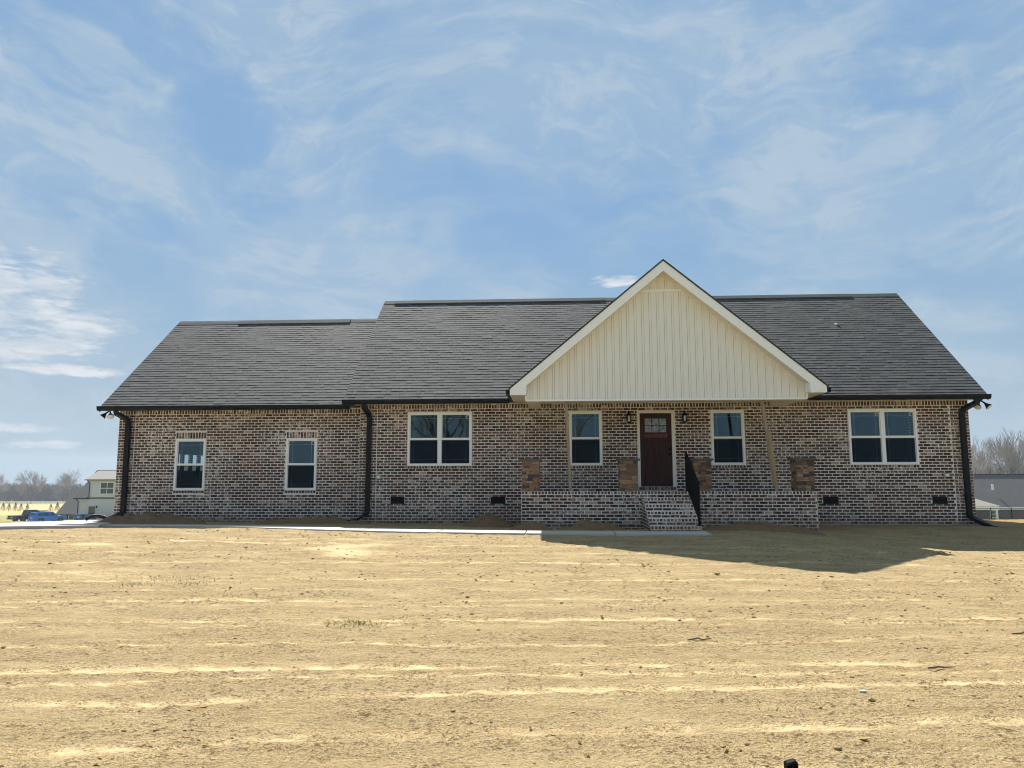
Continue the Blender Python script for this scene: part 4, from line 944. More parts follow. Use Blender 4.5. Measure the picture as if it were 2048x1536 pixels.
# ------------------------------------------------------------------ things fixed to the house
def lantern(x, label):
    o = thing('wall_lantern', label, 'lantern', (x, -0.003, 2.93), 0, 'black wall lanterns beside the front door')
    def part(mb, nm, mt): 
        p = mb.build(nm, mt, o); return p
    m2 = MB(); m2.box(-0.045, 0.045, -0.02, 0, -0.08, 0.09); part(m2, 'back_plate', 'rail_black')
    m2 = MB(); m2.tube([(0, -0.02, 0.06), (0, -0.07, 0.11), (0, -0.115, 0.10)], 0.012, 8); part(m2, 'arm', 'rail_black')
    m2 = MB(); m2.lathe([(0.078, 0.045), (0.07, 0.06), (0.045, 0.095), (0.028, 0.10), (0.024, 0.13), (0.01, 0.155), (0.004, 0.175)], 0, -0.115, 12); part(m2, 'hood', 'rail_black')
    m2 = MB()
    for sx in (-1, 1):
        for sy in (-1, 1): m2.box(sx*0.052-0.006, sx*0.052+0.006, -0.115+sy*0.052-0.006, -0.115+sy*0.052+0.006, -0.14, 0.046)
    part(m2, 'cage', 'rail_black')
    m2 = MB(); m2.lathe([(0.03, -0.165), (0.066, -0.15), (0.066, -0.135), (0.05, -0.13)], 0, -0.115, 12); part(m2, 'base', 'rail_black')
    m2 = MB(); m2.lathe([(0.026, -0.13), (0.026, 0.02), (0.018, 0.03)], 0, -0.115, 12); part(m2, 'candle_sleeve', 'lamp_white')
lantern(2.052, 'black wall lantern left of the front door'); lantern(3.572, 'black wall lantern right of the front door')
def flood(x, y, z, label, s_):
    o = thing('flood_light', label, 'flood light', (x, y, z), 0, 'twin flood lights under the eave corners')
    m2 = MB(); m2.lathe([(0.06, -0.03), (0.065, 0.0)], 0, 0, 14); m2.build('mount', 'black_metal', o)
    for k, (dx, dy) in enumerate(((-0.13, -0.10), (0.12, -0.14))):
        end = Vector((dx, dy, -0.20)); m2 = MB(); m2.tube([(0, 0, -0.03), tuple(end*0.5), tuple(end*0.68)], [0.02, 0.022, 0.03], 8); m2.build('arm', 'black_metal', o)
        m2 = MB(); d_ = end.normalized(); m2.tube([tuple(end*0.66), tuple(end*0.8), tuple(end*1.05), tuple(end*1.12)], [0.035, 0.05, 0.085, 0.088], 14); h = m2.build('lamp_head', 'black_metal', o)
        m2 = MB(); m2.tube([tuple(end*1.122), tuple(end*1.15), tuple(end*1.17)], [0.08, 0.065, 0.02], 14); m2.build('lens', 'lamp_white', h)
flood(-12.80, -0.02, 3.246, 'twin flood light under the left eave corner above the garage downspout', -1)
flood(11.36, -0.26, 3.328, 'twin flood light under the right eave corner of the house', 1)
# handrail on the steps
hr = thing('handrail', 'black metal handrail with close balusters down the brick steps', 'handrail', (0, 0, 0))
RX = 3.238; yt, yl = -2.02, -3.50
m2 = MB(); m2.box(RX-0.022, RX+0.022, yt-0.022, yt+0.022, PZ-0.01, 1.912); m2.build('newel_post', 'rail_black', hr)
m2 = MB(); m2.box(RX-0.024, RX+0.024, yl-0.024, yl+0.024, 0.19, 1.19); m2.build('newel_post', 'rail_black', hr)
for y, z in ((yt, PZ-0.006), (yl, 0.20)): m2 = MB(); m2.box(RX-0.065, RX+0.065, y-0.065, y+0.065, z, z+0.014); m2.build('base_plate', 'rail_black', hr)
def railz(y): return 1.86 + (y-yt)*(1.86-1.14)/(yt-yl)
for dz, w in ((0, 0.026), (-0.80, 0.016)):
    m2 = MB(); za, zb = railz(yt)+dz, railz(yl)+dz; m2.hexa([(RX-w, yl, zb-.022), (RX+w, yl, zb-.022), (RX+w, yt, za-.022), (RX-w, yt, za-.022), (RX-w, yl, zb+.022), (RX+w, yl, zb+.022), (RX+w, yt, za+.022), (RX-w, yt, za+.022)]); m2.build('rail', 'rail_black', hr)
nb = 16
for k in range(1, nb):
    y = yt+(yl-yt)*k/nb; m2 = MB(); m2.box(RX-0.013, RX+0.013, y-0.017, y+0.017, railz(y)-0.80, railz(y)); m2.build('baluster', 'rail_black', hr)
# timber props under the gable beam
def prop(top, bot, w, d, label, mt, extra=None):
    o = thing('timber_prop', label, 'timber prop', bot, 0, 'timber props under the porch gable')
    def bar(a, b, w, d, nm, mt):
        a = Vector(a)-Vector(bot); b = Vector(b)-Vector(bot); m2 = MB()
        m2.hexa([(b.x-w/2, b.y-d/2, b.z), (b.x+w/2, b.y-d/2, b.z), (b.x+w/2, b.y+d/2, b.z), (b.x-w/2, b.y+d/2, b.z), (a.x-w/2, a.y-d/2, a.z), (a.x+w/2, a.y-d/2, a.z), (a.x+w/2, a.y+d/2, a.z), (a.x-w/2, a.y+d/2, a.z)]); m2.build(nm, mt, o)
    bar(top, bot, w, d, 'board', mt)
    if extra: bar(*extra, w*0.95, d, 'board', 'lumber_yellow')
prop((0.302, -1.78, 3.196), (0.392, -1.85, PZ-0.004), 0.072, 0.09, 'grey timber prop standing left of the small window under the gable', 'lumber')
prop((5.215, -1.78, 3.196), (5.415, -1.85, 1.05), 0.075, 0.04, 'leaning pale timber prop of two boards right of the porch window', 'lumber', ((5.345, -1.825, 2.42), (5.452, -1.87, PZ-0.004)))
# corrugated drain hose at the garage corner
m2 = MB(); cpts = [Vector(p) for p in ((-12.55, -0.16, 0.13), (-12.66, -0.24, 0.20), (-12.78, -0.30, 0.235), (-12.91, -0.36, 0.225), (-13.02, -0.40, 0.17), (-13.06, -0.42, 0.13))]
dense = []; rad = []
for a, b in zip(cpts, cpts[1:]):
    for k in range(6): dense.append(tuple(a.lerp(b, k/6))); rad.append(0.058 if k % 2 else 0.050)
m2.tube(dense, rad, 12); tag(m2.build('drain_hose', 'pipe_black', smooth=False), 'black corrugated drain hose arching beside the garage corner', 'drain hose')
# black marker post at the street edge of the yard
mk = thing('marker_post', 'short black square post in the soil nearest the viewer', 'post', (1.255, -16.33, gz(1.255, -16.33)-0.050))
m2 = MB(); m2.hexa([(-0.035, -0.03, -0.12), (0.035, -0.03, -0.12), (0.035, 0.03, -0.12), (-0.035, 0.03, -0.12), (-0.033, -0.03, 0.11), (0.024, -0.03, 0.125), (0.024, 0.03, 0.125), (-0.033, 0.03, 0.11)]); m2.build('shaft', 'rail_black', mk)
m2 = MB(); m2.hexa([(-0.034, -0.031, 0.111), (0.025, -0.031, 0.126), (0.025, 0.031, 0.126), (-0.034, 0.031, 0.111), (-0.028, -0.02, 0.121), (0.012, -0.02, 0.133), (0.012, 0.02, 0.133), (-0.028, 0.02, 0.121)]); m2.build('cap', 'rail_black', mk)

# ------------------------------------------------------------------ neighbours
def block(mb_wall, mb_roof, x0, x1, y0, y1, zb, ze, pitch, oh=0.5):
    """gabled block, ridge along x"""
    ry = (y0+y1)/2; rz = ze+pitch*(ry-y0+oh)-pitch*oh*0
    mb_wall.box(x0, x1, y0, y1, zb, ze); mb_wall.prism([(y0, ze), (y1, ze), (ry, ze+pitch*(ry-y0))], x0+.02, x1-.02, 'X')
    r0 = ze-pitch*oh
    mb_roof.prism([(y0-oh, r0+.10), (ry, ze+pitch*(ry-y0)+.10), (y1+oh, r0+.10), (y1+oh, r0-.05), (ry, ze+pitch*(ry-y0)-.02), (y0-oh, r0-.05)], x0-oh, x1+oh, 'X')
nb_ = thing('neighbour_house', 'white brick two storey house with dark gutters beyond the driveway', 'house', (-74.5, 98, -5.7))
def nbuild(mb, nm, mt, par=None):
    o = mb.build(nm, mt, par or nb_)
    if par is None: o.matrix_parent_inverse = Matrix.Translation(nb_.location).inverted()
    return o
w, r = MB(), MB(); block(w, r, -76.2, -66.5, 97.6, 103.5, -6.2, 0.95, 0.42, 0.45); nbuild(w, 'wall', 'white_brick'); ro = nbuild(r, 'roof', 'roof_tan')
w, r = MB(), MB(); block(w, r, -78.2, -70.0, 97.9, 108.5, -6.2, -1.9, 0.80, 0.4); nbuild(w, 'wall', 'white_brick'); nbuild(r, 'roof', 'roof_grey')
w, r = MB(), MB(); block(w, r, -85.2, -76.0, 104.0, 114.0, -6.6, -4.75, 0.80, 0.5); nbuild(w, 'wall', 'tan_wall'); nbuild(r, 'roof', 'roof_grey')
def small_window(par_inv, x0, x1, z0, z1, y, cols, rows, trim='white_trim', root=None):
    m2 = MB(); m2.box(x0-.08, x1+.08, y-.07, y+.02, z0-.08, z1+.08); o = m2.build('window', trim, root); o.matrix_parent_inverse = par_inv
    for i in range(cols):
        for j in range(rows):
            m2 = MB(); a = x0+(x1-x0)*i/cols+.05; b = x0+(x1-x0)*(i+1)/cols-.05; c = z0+(z1-z0)*j/rows+.05; d = z0+(z1-z0)*(j+1)/rows-.05
            m2.box(a, b, y-.085, y-.06, c, d); m2.build('pane', 'window_dark', o)
ninv = Matrix.Translation(nb_.location).inverted()
small_window(ninv, -74.25, -72.0, -1.5, 0.35, 97.6, 2, 2, root=nb_)
small_window(ninv, -83.6, -82.6, -6.0, -5.2, 104.0, 1, 1, root=nb_)
for xx in (-84.15, -82.55): m2 = MB(); m2.box(xx, xx+.45, 103.9, 103.98, -6.05, -5.15); nbuild(m2, 'shutter', 'rail_black')
m2 = MB(); m2.box(-76.0, -75.0, 97.5, 97.59, -5.75, -3.5); nbuild(m2, 'door', 'window_dark')
m2 = MB(); m2.box(-74.75, -74.6, 97.4, 97.58, -3.75, -3.4); nbuild(m2, 'wall_lamp', 'rail_black')
for a, b, z, y in ((-76.7, -66.0, 0.72, 97.05), (-78.65, -75.9, -2.32, 97.4)): m2 = MB(); m2.box(a, b, y, y+.14, z, z+.14); nbuild(m2, 'gutter', 'black_metal')
for pth in ([(-76.3, 97.2, 0.7), (-76.05, 97.45, 0.2), (-76.05, 97.45, -1.9), (-76.4, 97.4, -2.2)], [(-78.3, 97.5, -2.3), (-78.0, 97.75, -2.7), (-78.0, 97.75, -5.6)]):
    m2 = MB(); m2.tube(pth, 0.07, 6); nbuild(m2, 'downspout', 'black_metal')
# right-hand neighbour
rb = thing('neighbour_house', 'low grey brick house with dark roof and tan porch roof beyond the right corner', 'house', (68, 96, -6))
rinv = Matrix.Translation(rb.location).inverted()
def rbuild(mb, nm, mt): o = mb.build(nm, mt, rb); o.matrix_parent_inverse = rinv; return o
w, r = MB(), MB(); block(w, r, 55.0, 85.0, 95.0, 106.0, -6.6, -3.2, 0.82, 0.5); rbuild(w, 'wall', 'grey_brick'); rbuild(r, 'roof', 'roof_grey')
m2 = MB(); m2.box(54, 86, 94.3, 94.48, -3.78, -3.50); rbuild(m2, 'fascia', 'white_trim')
m2 = MB()
hx0, hx1, hy0, hy1, hz = 50.0, 62.0, 87.5, 95.6, -3.0
a_, b_, c_, d_ = (hx0, hy0, hz), (hx1, hy0, hz), (hx1, hy1, hz), (hx0, hy1, hz); p_, q_ = (hx0+4, (hy0+hy1)/2, hz+1.75), (hx1-4, (hy0+hy1)/2, hz+1.75)
m2.poly([a_, b_, q_, p_]); m2.poly([b_, c_, q_]); m2.poly([c_, d_, p_, q_]); m2.poly([d_, a_, p_]); m2.poly([d_, c_, b_, a_]); rbuild(m2, 'porch_roof', 'roof_tan')
m2 = MB(); m2.box(hx0+.1, hx1-.15, hy0+.1, hy0+.3, hz-.55, hz-.03); m2.box(hx1-.35, hx1-.15, hy0+.3, hy1-.7, hz-.55, hz-.03); rbuild(m2, 'porch_beam', 'white_trim')
for xx in (61.5, 56.5): m2 = MB(); m2.box(xx-.13, xx+.13, hy0+.08, hy0+.34, -6.4, hz-.551); rbuild(m2, 'post', 'white_trim')
small_window(rinv, 64.75, 65.7, -5.0, -3.95, 95.0, 1, 2, root=rb)
m2 = MB(); m2.lathe([(0.16, -1.0), (0.16, -0.2), (0.12, -0.15)], 66.5, 97.0, 10); rbuild(m2, 'vent_pipe', 'lamp_white')
m2 = MB(); m2.box(57, 84, 100.3, 100.7, 1.33, 1.46); rbuild(m2, 'ridge_cap', 'shingle_dark')
# chain-link fence in front of it
cf = thing('wire_fence', 'black chain link fence in front of the low grey brick house', 'fence', (45, 52, tz(45, 52)))
cfi = Matrix.Translation(cf.location).inverted()
def cbuild(mb, nm): o = mb.build(nm, 'rail_black', cf); o.matrix_parent_inverse = cfi; return o
fx = [36.2, 37.9, 39.6, 41.4, 43.2, 45.0, 47.0]
for x in fx: m2 = MB(); z = tz(x, 50)+0.05; m2.tube([(x, 50, z-.2), (x, 50, z+1.15)], 0.038, 6); cbuild(m2, 'post')
for hgt, nm in ((1.08, 'top_rail'), (0.12, 'bottom_wire')):
    m2 = MB(); m2.tube([(x, 50, tz(x, 50)+.05+hgt) for x in fx], 0.022 if hgt > 1 else .008, 5); cbuild(m2, nm)
m2 = MB()
for x in np.arange(fx[0], fx[-1]-1.0, 0.11):
    z = tz(x, 50)+.08
    for s_ in (0, 1): xa, xb = (x, x+1.0) if s_ else (x+1.0, x); m2.tube([(xa, 50.0, z), (xb, 50.0, z+1.02)], 0.0022, 3, caps=False)
cbuild(m2, 'wire_mesh')
# white rail fence
wf = thing('rail_fence', 'white three rail pasture fence in front of the far trees', 'fence', (-235, 310, tz(-235, 310)))
wfi = Matrix.Translation(wf.location).inverted()
def wbuild(mb, nm): o = mb.build(nm, 'white_trim', wf); o.matrix_parent_inverse = wfi; return o
fa, fb = (-268.0, 312.0), (-196.0, 306.0); n = 30
fp = [(fa[0]+(fb[0]-fa[0])*k/n, fa[1]+(fb[1]-fa[1])*k/n) for k in range(n+1)]
for x, y in fp: m2 = MB(); z = tz(x, y)-.16; m2.box(x-.11, x+.11, y-.11, y+.11, z-.2, z+1.5); wbuild(m2, 'post')
for (xa, ya), (xb, yb) in zip(fp, fp[1:]):
    za, zb = tz(xa, ya)-.16, tz(xb, yb)-.16
    for hgt in (0.45, 0.92, 1.38):
        m2 = MB(); m2.hexa([(xa, ya-.13, za+hgt-.14), (xb, yb-.13, zb+hgt-.14), (xb, yb-.09, zb+hgt-.14), (xa, ya-.09, za+hgt-.14), (xa, ya-.13, za+hgt+.14), (xb, yb-.13, zb+hgt+.14), (xb, yb-.09, zb+hgt+.14), (xa, ya-.09, za+hgt+.14)]); wbuild(m2, 'rail')

# ------------------------------------------------------------------ vehicles and bins
def wheel(root, x, y, r=0.39):
    m2 = MB(); s_ = 1 if y > 0 else -1
    prof = [(-0.11, r*0.72), (-0.12, r*0.93), (-0.09, r), (0.09, r), (0.12, r*0.93), (0.11, r*0.72)]; n = 20; rings = []
    for a, rr in prof:
        rings.append(len(m2.v)); m2.v += [(x+rr*math.cos(2*PI*k/n), y+a, r+rr*math.sin(2*PI*k/n)) for k in range(n)]
    for a, b in zip(rings, rings[1:]+rings[:1]):
        for k in range(n): l = (k+1) % n; m2.f.append((a+k, a+l, b+l, b+k)); m2.t.append(.5)
    o = m2.build('wheel', 'tyre', root)
    m2 = MB(); m2.tube([(x, y-s_*.1, r), (x, y+s_*.075, r), (x, y+s_*.09, r)], [r*.71, r*.71, r*.3], 16); m2.build('rim', 'rim', o)
def suv(loc, rot):
    o = thing('parked_car', 'bright blue parked estate car with roof rack at the end of the driveway', 'car', loc, rot, 'cars parked beyond the driveway')
    # profile along x (front = +x): lower body, then cabin with sloping pillars
    body = [(-2.35, 0.45), (-2.38, 0.75), (-2.33, 1.10), (1.15, 1.12), (2.20, 1.02), (2.36, 0.85), (2.38, 0.50), (2.25, 0.38), (1.95, 0.38), (1.85, 0.72), (1.62, 0.88), (1.30, 0.88), (1.08, 0.72), (0.98, 0.36), (-0.95, 0.36), (-1.05, 0.72), (-1.28, 0.88), (-1.60, 0.88), (-1.83, 0.72), (-1.93, 0.42)]
    m2 = MB(); m2.prism(body[::-1], -0.93, 0.93, 'Y'); m2.build('body', 'paint_blue', o)
    m2 = MB(); A = [(-2.33, 1.101), (-2.15, 1.72), (0.25, 1.76), (1.05, 1.121)]
    lo, hi = 0.91, 0.74
    pts = [(-2.32, lo, 1.095), (1.10, lo, 1.10), (0.28, hi, 1.74), (-2.12, hi, 1.70)]
    v = [(x, -y, z) for x, y, z in pts]+pts; m2.v = v; m2.f = [(0, 1, 2, 3), (7, 6, 5, 4), (0, 4, 5, 1), (1, 5, 6, 2), (2, 6, 7, 3), (3, 7, 4, 0)]; m2.t = [.5]*6; m2.build('cabin', 'paint_blue', o)
    def glassq(pts, nm='side_window'): m2 = MB(); m2.poly(pts); m2.build(nm, 'window_dark', o)
    for s_ in (-1, 1):
        yy = lambda z: s_*(lo-(lo-hi)*(z-1.095)/0.62+0.012)
        for a0, a1, b0, b1 in ((-2.0, -1.25, -1.85, -1.22), (-1.15, -0.25, -1.12, -0.25), (-0.15, 0.80, -0.15, 0.26)):
            glassq([(a0, yy(1.17), 1.17), (a1, yy(1.17), 1.17), (b1, yy(1.60), 1.60), (b0, yy(1.60), 1.60)])
        m2 = MB(); m2.box(-2.40, -2.25, s_*0.72-.12, s_*0.72+.12, 0.85, 1.08); m2.build('tail_light', 'tail_red', o)
        m2 = MB(); m2.box(2.30, 2.40, s_*0.68-.18, s_*0.68+.18, 0.76, 0.92); m2.build('headlight', 'plate', o)
        m2 = MB(); m2.box(0.72, 0.90, s_*0.96-.09, s_*0.96+.09, 1.12, 1.28); m2.build('mirror', 'paint_blue', o)
        m2 = MB(); m2.tube([(-1.9, s_*.62, 1.72), (-1.8, s_*.62, 1.82), (-0.2, s_*.62, 1.84), (-0.1, s_*.62, 1.76)], 0.025, 6); m2.build('roof_rail', 'rail_black', o)
        for xw in (-1.44, 1.46): wheel(o, xw, s_*0.82)
    glassq([(-2.30, -0.78, 1.18), (-2.30, 0.78, 1.18), (-2.165, 0.66, 1.60), (-2.165, -0.66, 1.60)], 'rear_window'); glassq([(1.06, -0.80, 1.16), (1.06, 0.80, 1.16), (0.38, 0.68, 1.68), (0.38, -0.68, 1.68)], 'windscreen')
    m2 = MB(); m2.box(-2.46, -2.30, -0.90, 0.90, 0.42, 0.66); m2.build('bumper', 'paint_blue', o)
    m2 = MB(); m2.box(-2.40, -2.36, -0.26, 0.26, 0.82, 0.95); m2.build('number_plate', 'plate', o)
    m2 = MB()
    for xx in (-1.6, -1.0, -0.4): m2.box(xx-.03, xx+.03, -.66, .66, 1.83, 1.86)
    m2.box(-1.7, -0.3, -.55, .55, 1.861, 1.93); m2.build('roof_rack', 'rail_black', o)
def pickup(loc, rot):
    o = thing('parked_truck', 'black pickup truck parked left of the blue car', 'truck', loc, rot, 'cars parked beyond the driveway')
    body = [(-2.85, 0.55), (-2.88, 1.10), (-0.75, 1.14), (1.35, 1.16), (2.65, 1.10), (2.80, 0.90), (2.80, 0.52), (2.35, 0.46), (2.22, 0.80), (1.98, 0.95), (1.66, 0.95), (1.42, 0.80), (1.30, 0.45), (-1.15, 0.45), (-1.28, 0.80), (-1.52, 0.95), (-1.86, 0.95), (-2.10, 0.80), (-2.22, 0.48)]
    m2 = MB(); m2.prism(body[::-1], -0.98, 0.98, 'Y'); m2.build('body', 'paint_black', o)
    m2 = MB(); pts = [(-0.72, .94, 1.15), (1.35, .94, 1.165), (0.65, .76, 1.86), (-0.55, .76, 1.86)]
    m2.v = [(x, -y, z) for x, y, z in pts]+pts; m2.f = [(0, 1, 2, 3), (7, 6, 5, 4), (0, 4, 5, 1), (1, 5, 6, 2), (2, 6, 7, 3), (3, 7, 4, 0)]; m2.t = [.5]*6; m2.build('cabin', 'paint_black', o)
    for s_ in (-1, 1):
        for a0, a1, b0, b1 in ((-0.62, 0.15, -0.50, 0.12), (0.25, 1.12, 0.22, 0.62)):
            m2 = MB(); yy = lambda z: s_*(.94-.18*(z-1.15)/.71+.012); m2.poly([(a0, yy(1.24), 1.24), (a1, yy(1.24), 1.24), (b1, yy(1.75), 1.75), (b0, yy(1.75), 1.75)]); m2.build('side_window', 'window_dark', o)
        m2 = MB(); m2.box(-2.91, -2.80, s_*.86-.09, s_*.86+.09, 0.85, 1.12); m2.build('tail_light', 'tail_red', o)
        for xw in (-1.69, 1.82): wheel(o, xw, s_*0.86, 0.42)
    m2 = MB(); m2.poly([(-0.735, -.78, 1.24), (-0.735, .78, 1.24), (-0.59, .68, 1.75), (-0.59, -.68, 1.75)]); m2.build('rear_window', 'window_dark', o)
    m2 = MB(); m2.box(-3.02, -2.87, -.95, .95, 0.52, 0.74); m2.build('bumper', 'rim', o)
    m2 = MB(); m2.box(-2.915, -2.885, -.22, .22, 0.80, 0.95); m2.build('number_plate', 'plate', o)
suv((-77.9, 90.5, tz(-77.9, 90.5)-0.14), math.radians(64)); pickup((-82.2, 92.5, tz(-82.2, 92.5)-0.14), math.radians(72))
def bin_(x, y, label):
    o = thing('waste_bin', label, 'waste bin', (x, y, tz(x, y)-.1), 0, 'blue bins against the white brick house')
    m2 = MB(); m2.hexa([(-.62, -.45, 0.12), (.62, -.45, 0.12), (.62, .45, 0.12), (-.62, .45, 0.12), (-.70, -.55, 1.0), (.70, -.55, 1.0), (.70, .55, 1.0), (-.70, .55, 1.0)]); m2.build('body', 'bin_blue', o)
    m2 = MB(); m2.box(-.74, .74, -.60, .60, 1.0, 1.07); m2.build('lid', 'bin_blue', o)
    m2 = MB(); m2.box(-.2, .2, -.535, -.52, .55, .75); m2.build('sign', 'plate', o)
    for sx in (-.5, .5): m2 = MB(); m2.tube([(sx, -.42, .1), (sx, -.34, .1)], .1, 10); m2.build('wheel', 'tyre', o)
bin_(-76.05, 95.6, 'blue waste bin at the corner of the white brick house'); bin_(-74.45, 95.7, 'blue waste bin in front of the dark door of the white brick house')

# ------------------------------------------------------------------ trees
def bare_tree(h, seed, spread=0.55, trunk=0.32, lean=0.0, depth=6, thin=1.0):
    r_ = random.Random(seed); mb = MB(); tw = MB()
    def grow(p, d, l, rad, k):
        n = 3 if k < 2 else 2; pts = [p]; q = p
        for i in range(n):
            d = (d + Vector((r_.gauss(0, .10), r_.gauss(0, .10), r_.gauss(0.03, .05)))).normalized(); q = q+d*(l/n); pts.append(q)
        rr = [rad*(1-0.42*i/n) for i in range(n+1)]
        (mb if k < 3 else tw).tube([tuple(a) for a in pts], rr, 6 if k < 2 else (4 if k < 4 else 3), caps=False)
        if k >= depth: return
        nch = r_.choice((3, 3, 4)) if k else r_.choice((4, 5))
        if k >= 3: nch = r_.choice((2, 3, 3))
        base = r_.random()*2*PI
        for c in range(nch):
            a = base+2*PI*c/nch+r_.gauss(0, .3); tilt = spread*(r_.uniform(.75, 1.35) if c else r_.uniform(.05, .4)); o1 = d.orthogonal().normalized(); o2 = d.cross(o1)
            nd = (d*math.cos(tilt)+(o1*math.cos(a)+o2*math.sin(a))*math.sin(tilt)); nd.z += 0.16; nd.normalize()
            st_ = pts[-1] if c < 2 else pts[-2]
            grow(st_, nd, l*r_.uniform(.68, .90), max(rad*.56*r_.uniform(.8, 1.05), 0.016*thin), k+1)
    grow(Vector((0, 0, -0.3)), Vector((lean, 0, 1)).normalized(), h*0.21, trunk, 0)
    zmax = max(v[2] for v in tw.v) if tw.v else h
    s_ = h/zmax
    for m_ in (mb, tw): m_.v = [(x*s_, y*s_, z*s_) for x, y, z in m_.v]
    return mb, tw
TREE = {}
def tree(loc, kind, label, args, twig='twig', rot=0.0, group=None, sc=1.0):
    if kind not in TREE:
        a, b = bare_tree(*args[:1], **args[1]); TREE[kind] = (a.mesh('trunk', 'bark'), b.mesh('crown', twig))
    o = thing('bare_tree', label, 'tree', loc, rot, group); o.scale = (sc, sc, sc)
    link('trunk', TREE[kind][0], o); link('crown', TREE[kind][1], o)
    return o
GT = 'bare trees beyond the pasture fence'
def on(x, y): return (x, y, tz(x, y)-.2)
tree(on(-296, 352), 'lean', 'bare tree with leaning trunk and reddish twigs at the far left edge', (16.5, dict(seed=3, spread=.50, trunk=.55, lean=.25, thin=2.6)), 'twig_red', 0.3, GT)
tree(on(-282, 356), 'thin1', 'slender bare tree left of the broad oak crown', (11.5, dict(seed=8, spread=.30, trunk=.25, depth=5, thin=2.2)), 'twig', 0.0, GT)
tree(on(-276.5, 357), 'thin2', 'slender forked bare tree next to the broad oak crown', (12.0, dict(seed=12, spread=.26, trunk=.25, depth=5, thin=2.2)), 'twig', 1.0, GT)
tree(on(-266, 345), 'broad', 'broad round bare oak above the blue car', (17.5, dict(seed=21, spread=.62, trunk=.62, thin=2.6)), 'twig', 0.0, GT)
tree(on(-250, 352), 'broad2', 'spreading bare tree behind the white brick house roof', (18.5, dict(seed=33, spread=.66, trunk=.5, thin=2.6)), 'twig', 0.0, GT)
GR = 'bare trees behind the low grey house'
for k, (x, y, hh, lab) in enumerate(((108.5, 178, 22, 'tall bare tree rising just right of the brick house corner'), (113.5, 184, 20.5, 'many-stemmed bare tree behind the low house roof'), (118.5, 180, 24.5, 'tallest bare tree behind the low house roof'), (125, 186, 23, 'bare tree at the right edge of the picture'))):
    tree(on(x, y), 'r%d' % k, lab, (hh, dict(seed=40+k, spread=.42, trunk=.36, thin=2.0)), 'twig', k*1.3, GR, 0.9)
m2 = MB(); zz = tz(121.5, 178); m2.tube([(121.5, 178, zz), (121.7, 178, zz+19)], [0.22, 0.12], 6); tag(m2.build('dead_trunk', 'bark'), 'bare straight pole trunk right of the tallest tree', 'dead tree')
# distant woods read as one mass
r_ = random.Random(77); wv = MB()
def stick_tree(x, y, h):
    z = tz(x, y)-.3; w = h*0.013
    wv.tube([(x, y, z), (x+r_.gauss(0, .3), y, z+h*.45), (x+r_.gauss(0, .5), y, z+h)], [w*1.5, w, w*.3], 3, caps=False)
    for _ in range(16):
        t0 = r_.uniform(.18, .9); a = r_.random()*2*PI; l = h*.42*(1.05-t0)*r_.uniform(.6, 1.3); p0 = Vector((x, y, z+h*t0)); p1 = p0+Vector((math.cos(a)*l*.6, math.sin(a)*l*.6, l*.8)); p2 = p1+Vector((math.cos(a)*l*.3, math.sin(a)*l*.3, l*.5))
        wv.tube([tuple(p0), tuple(p1), tuple(p2)], [w*.75, w*.6, w*.35], 3, caps=False)
        for _ in range(2):
            q = p1+Vector((r_.gauss(0, l*.35), r_.gauss(0, l*.35), r_.uniform(.1, l*.5))); wv.tube([tuple(p1), tuple(q)], [w*.5, w*.3], 3, caps=False)
for _ in range(1300): stick_tree(r_.uniform(-400, -190), r_.uniform(385, 460), r_.uniform(7.5, 11.5))
for _ in range(150): stick_tree(r_.uniform(98, 150), r_.uniform(195, 235), r_.uniform(9, 15))
for _ in range(300): stick_tree(r_.uniform(-190, 420), r_.uniform(400, 470), r_.uniform(9, 14))
tag(wv.build('distant_woods', 'woods', fix=False), 'grey line of leafless woodland along the far edge of the pasture', 'woods', kind='stuff')
# undergrowth that closes the woods near the ground
sc_ = MB()
for x in np.arange(-430, 430, 2.2):
    for _ in range(3):
        y = r_.uniform(388, 440); h = r_.uniform(4.0, 8.0); xx = x+r_.uniform(-1.5, 1.5); z = tz(xx, y)-.4
        for _ in range(7):
            a = r_.random()*2*PI; sc_.tube([(xx, y, z), (xx+math.cos(a)*h*.35, y+math.sin(a)*h*.35, z+h*r_.uniform(.6, 1))], [.25, .08], 3, caps=False)
tag(sc_.build('undergrowth', 'woods', fix=False), 'grey brush closing the foot of the far woodland', 'brush', kind='stuff')
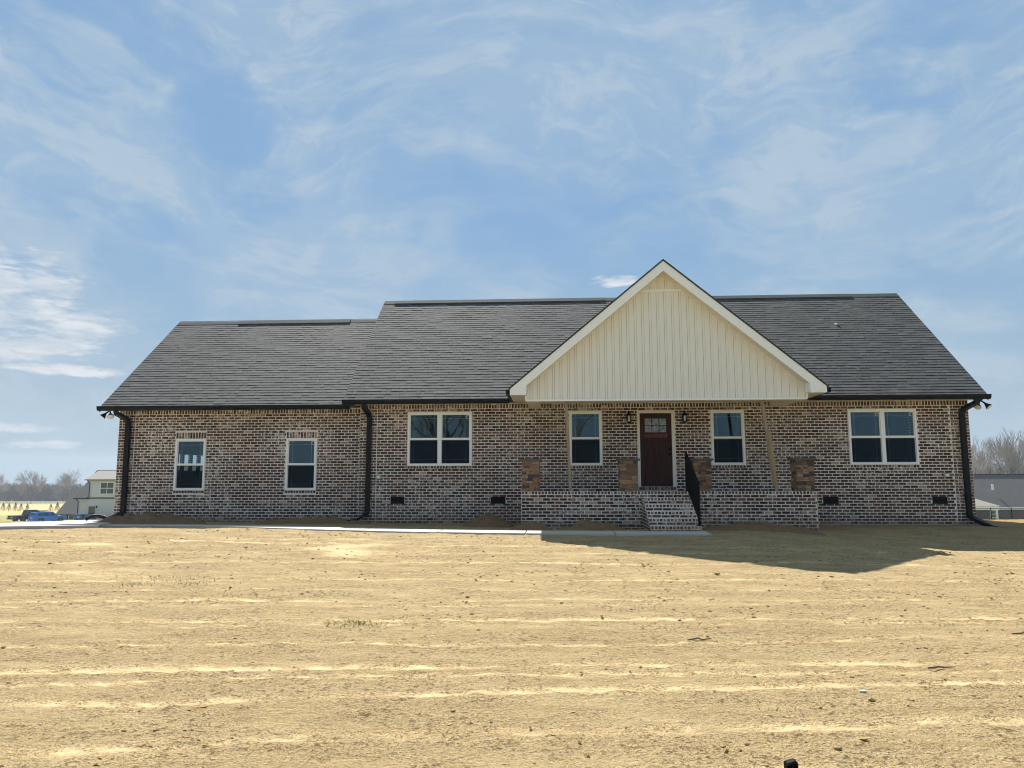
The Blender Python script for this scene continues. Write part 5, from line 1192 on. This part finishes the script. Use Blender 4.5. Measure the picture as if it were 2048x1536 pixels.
# row of evergreen saplings
def sapling(x, y, h, label):
    o = thing('evergreen_sapling', label, 'sapling', on(x, y), 0, 'evergreen saplings along the lane')
    rr = random.Random(int(x*10)); m2 = MB(); m2.tube([(0, 0, 0), (0, 0, h*.9)], [.06, .02], 5); m2.build('trunk', 'bark', o)
    m2 = MB()
    for _ in range(420):
        t_ = rr.random()**0.8; rad = h*.36*(1-t_)*rr.uniform(.45, 1.05)+.04; a = rr.random()*2*PI; c = Vector((math.cos(a)*rad, math.sin(a)*rad, h*(.08+.92*t_))); s_ = h*.05
        m2.poly([tuple(c+Vector((rr.uniform(-s_, s_), rr.uniform(-s_, s_), rr.uniform(-s_, s_)))) for _ in range(3)])
    m2.build('crown', 'conifer', o)
names = ['evergreen sapling at the far left edge of the row', 'second evergreen sapling from the left edge', 'third evergreen sapling from the left edge', 'fourth evergreen sapling, left of the black truck roof', 'evergreen sapling just above the black truck', 'evergreen sapling right of the blue car roof', 'small evergreen sapling above the bonnet of the blue car']
for (x, y), hh, lab in zip(((-146.1, 170), (-144.5, 170), (-142.7, 170), (-141.2, 170), (-139.4, 170), (-133.0, 170), (-131.2, 170)), (2.5, 2.3, 2.5, 2.3, 2.2, 2.2, 2.6), names): sapling(x, y, hh*0.9, lab)
# trees across the street, seen mirrored in the window glass
GM = 'bare trees across the street mirrored in the windows'
for k, (x, y, hh, kd, lab) in enumerate(((-13.5, -70, 19, 'broad', 'bare tree across the street mirrored in the garage windows'), (-4.2, -62, 17, 'broad2', 'bare tree across the street mirrored in the left double window'), (3.5, -74, 20, 'r0', 'bare tree across the street mirrored in the left porch window'), (14, -66, 19, 'r2', 'bare tree across the street mirrored in the right porch window'), (27, -72, 21, 'r1', 'bare tree across the street mirrored in the right double window'))):
    a_, b_ = TREE[kd]; o = thing('bare_tree', lab, 'tree', (x, y, tz(x, y)-.3), k*0.9, GM); s_ = hh/20.0; o.scale = (s_, s_, s_); link('trunk', a_, o); link('crown', b_, o)

# ------------------------------------------------------------------ air: thin blue haze over the valley
hm = bpy.data.materials.new('haze'); hm.use_nodes = True; hm.node_tree.nodes.clear(); g = G(hm.node_tree)
out = g.n('ShaderNodeOutputMaterial'); pv = g.n('ShaderNodeVolumePrincipled'); pv.inputs['Color'].default_value = (0.80, 0.89, 1.0, 1); pv.inputs['Density'].default_value = 0.0003; pv.inputs['Anisotropy'].default_value = 0.2
hm.node_tree.links.new(pv.outputs[0], out.inputs['Volume']); MATS['haze'] = hm
mb = MB(); mb.box(-640, 640, -320, 960, -70, 26); ho = mb.build('haze', 'haze'); ho['kind'] = 'stuff'; ho['label'] = 'thin pale blue haze in the air over the pasture'
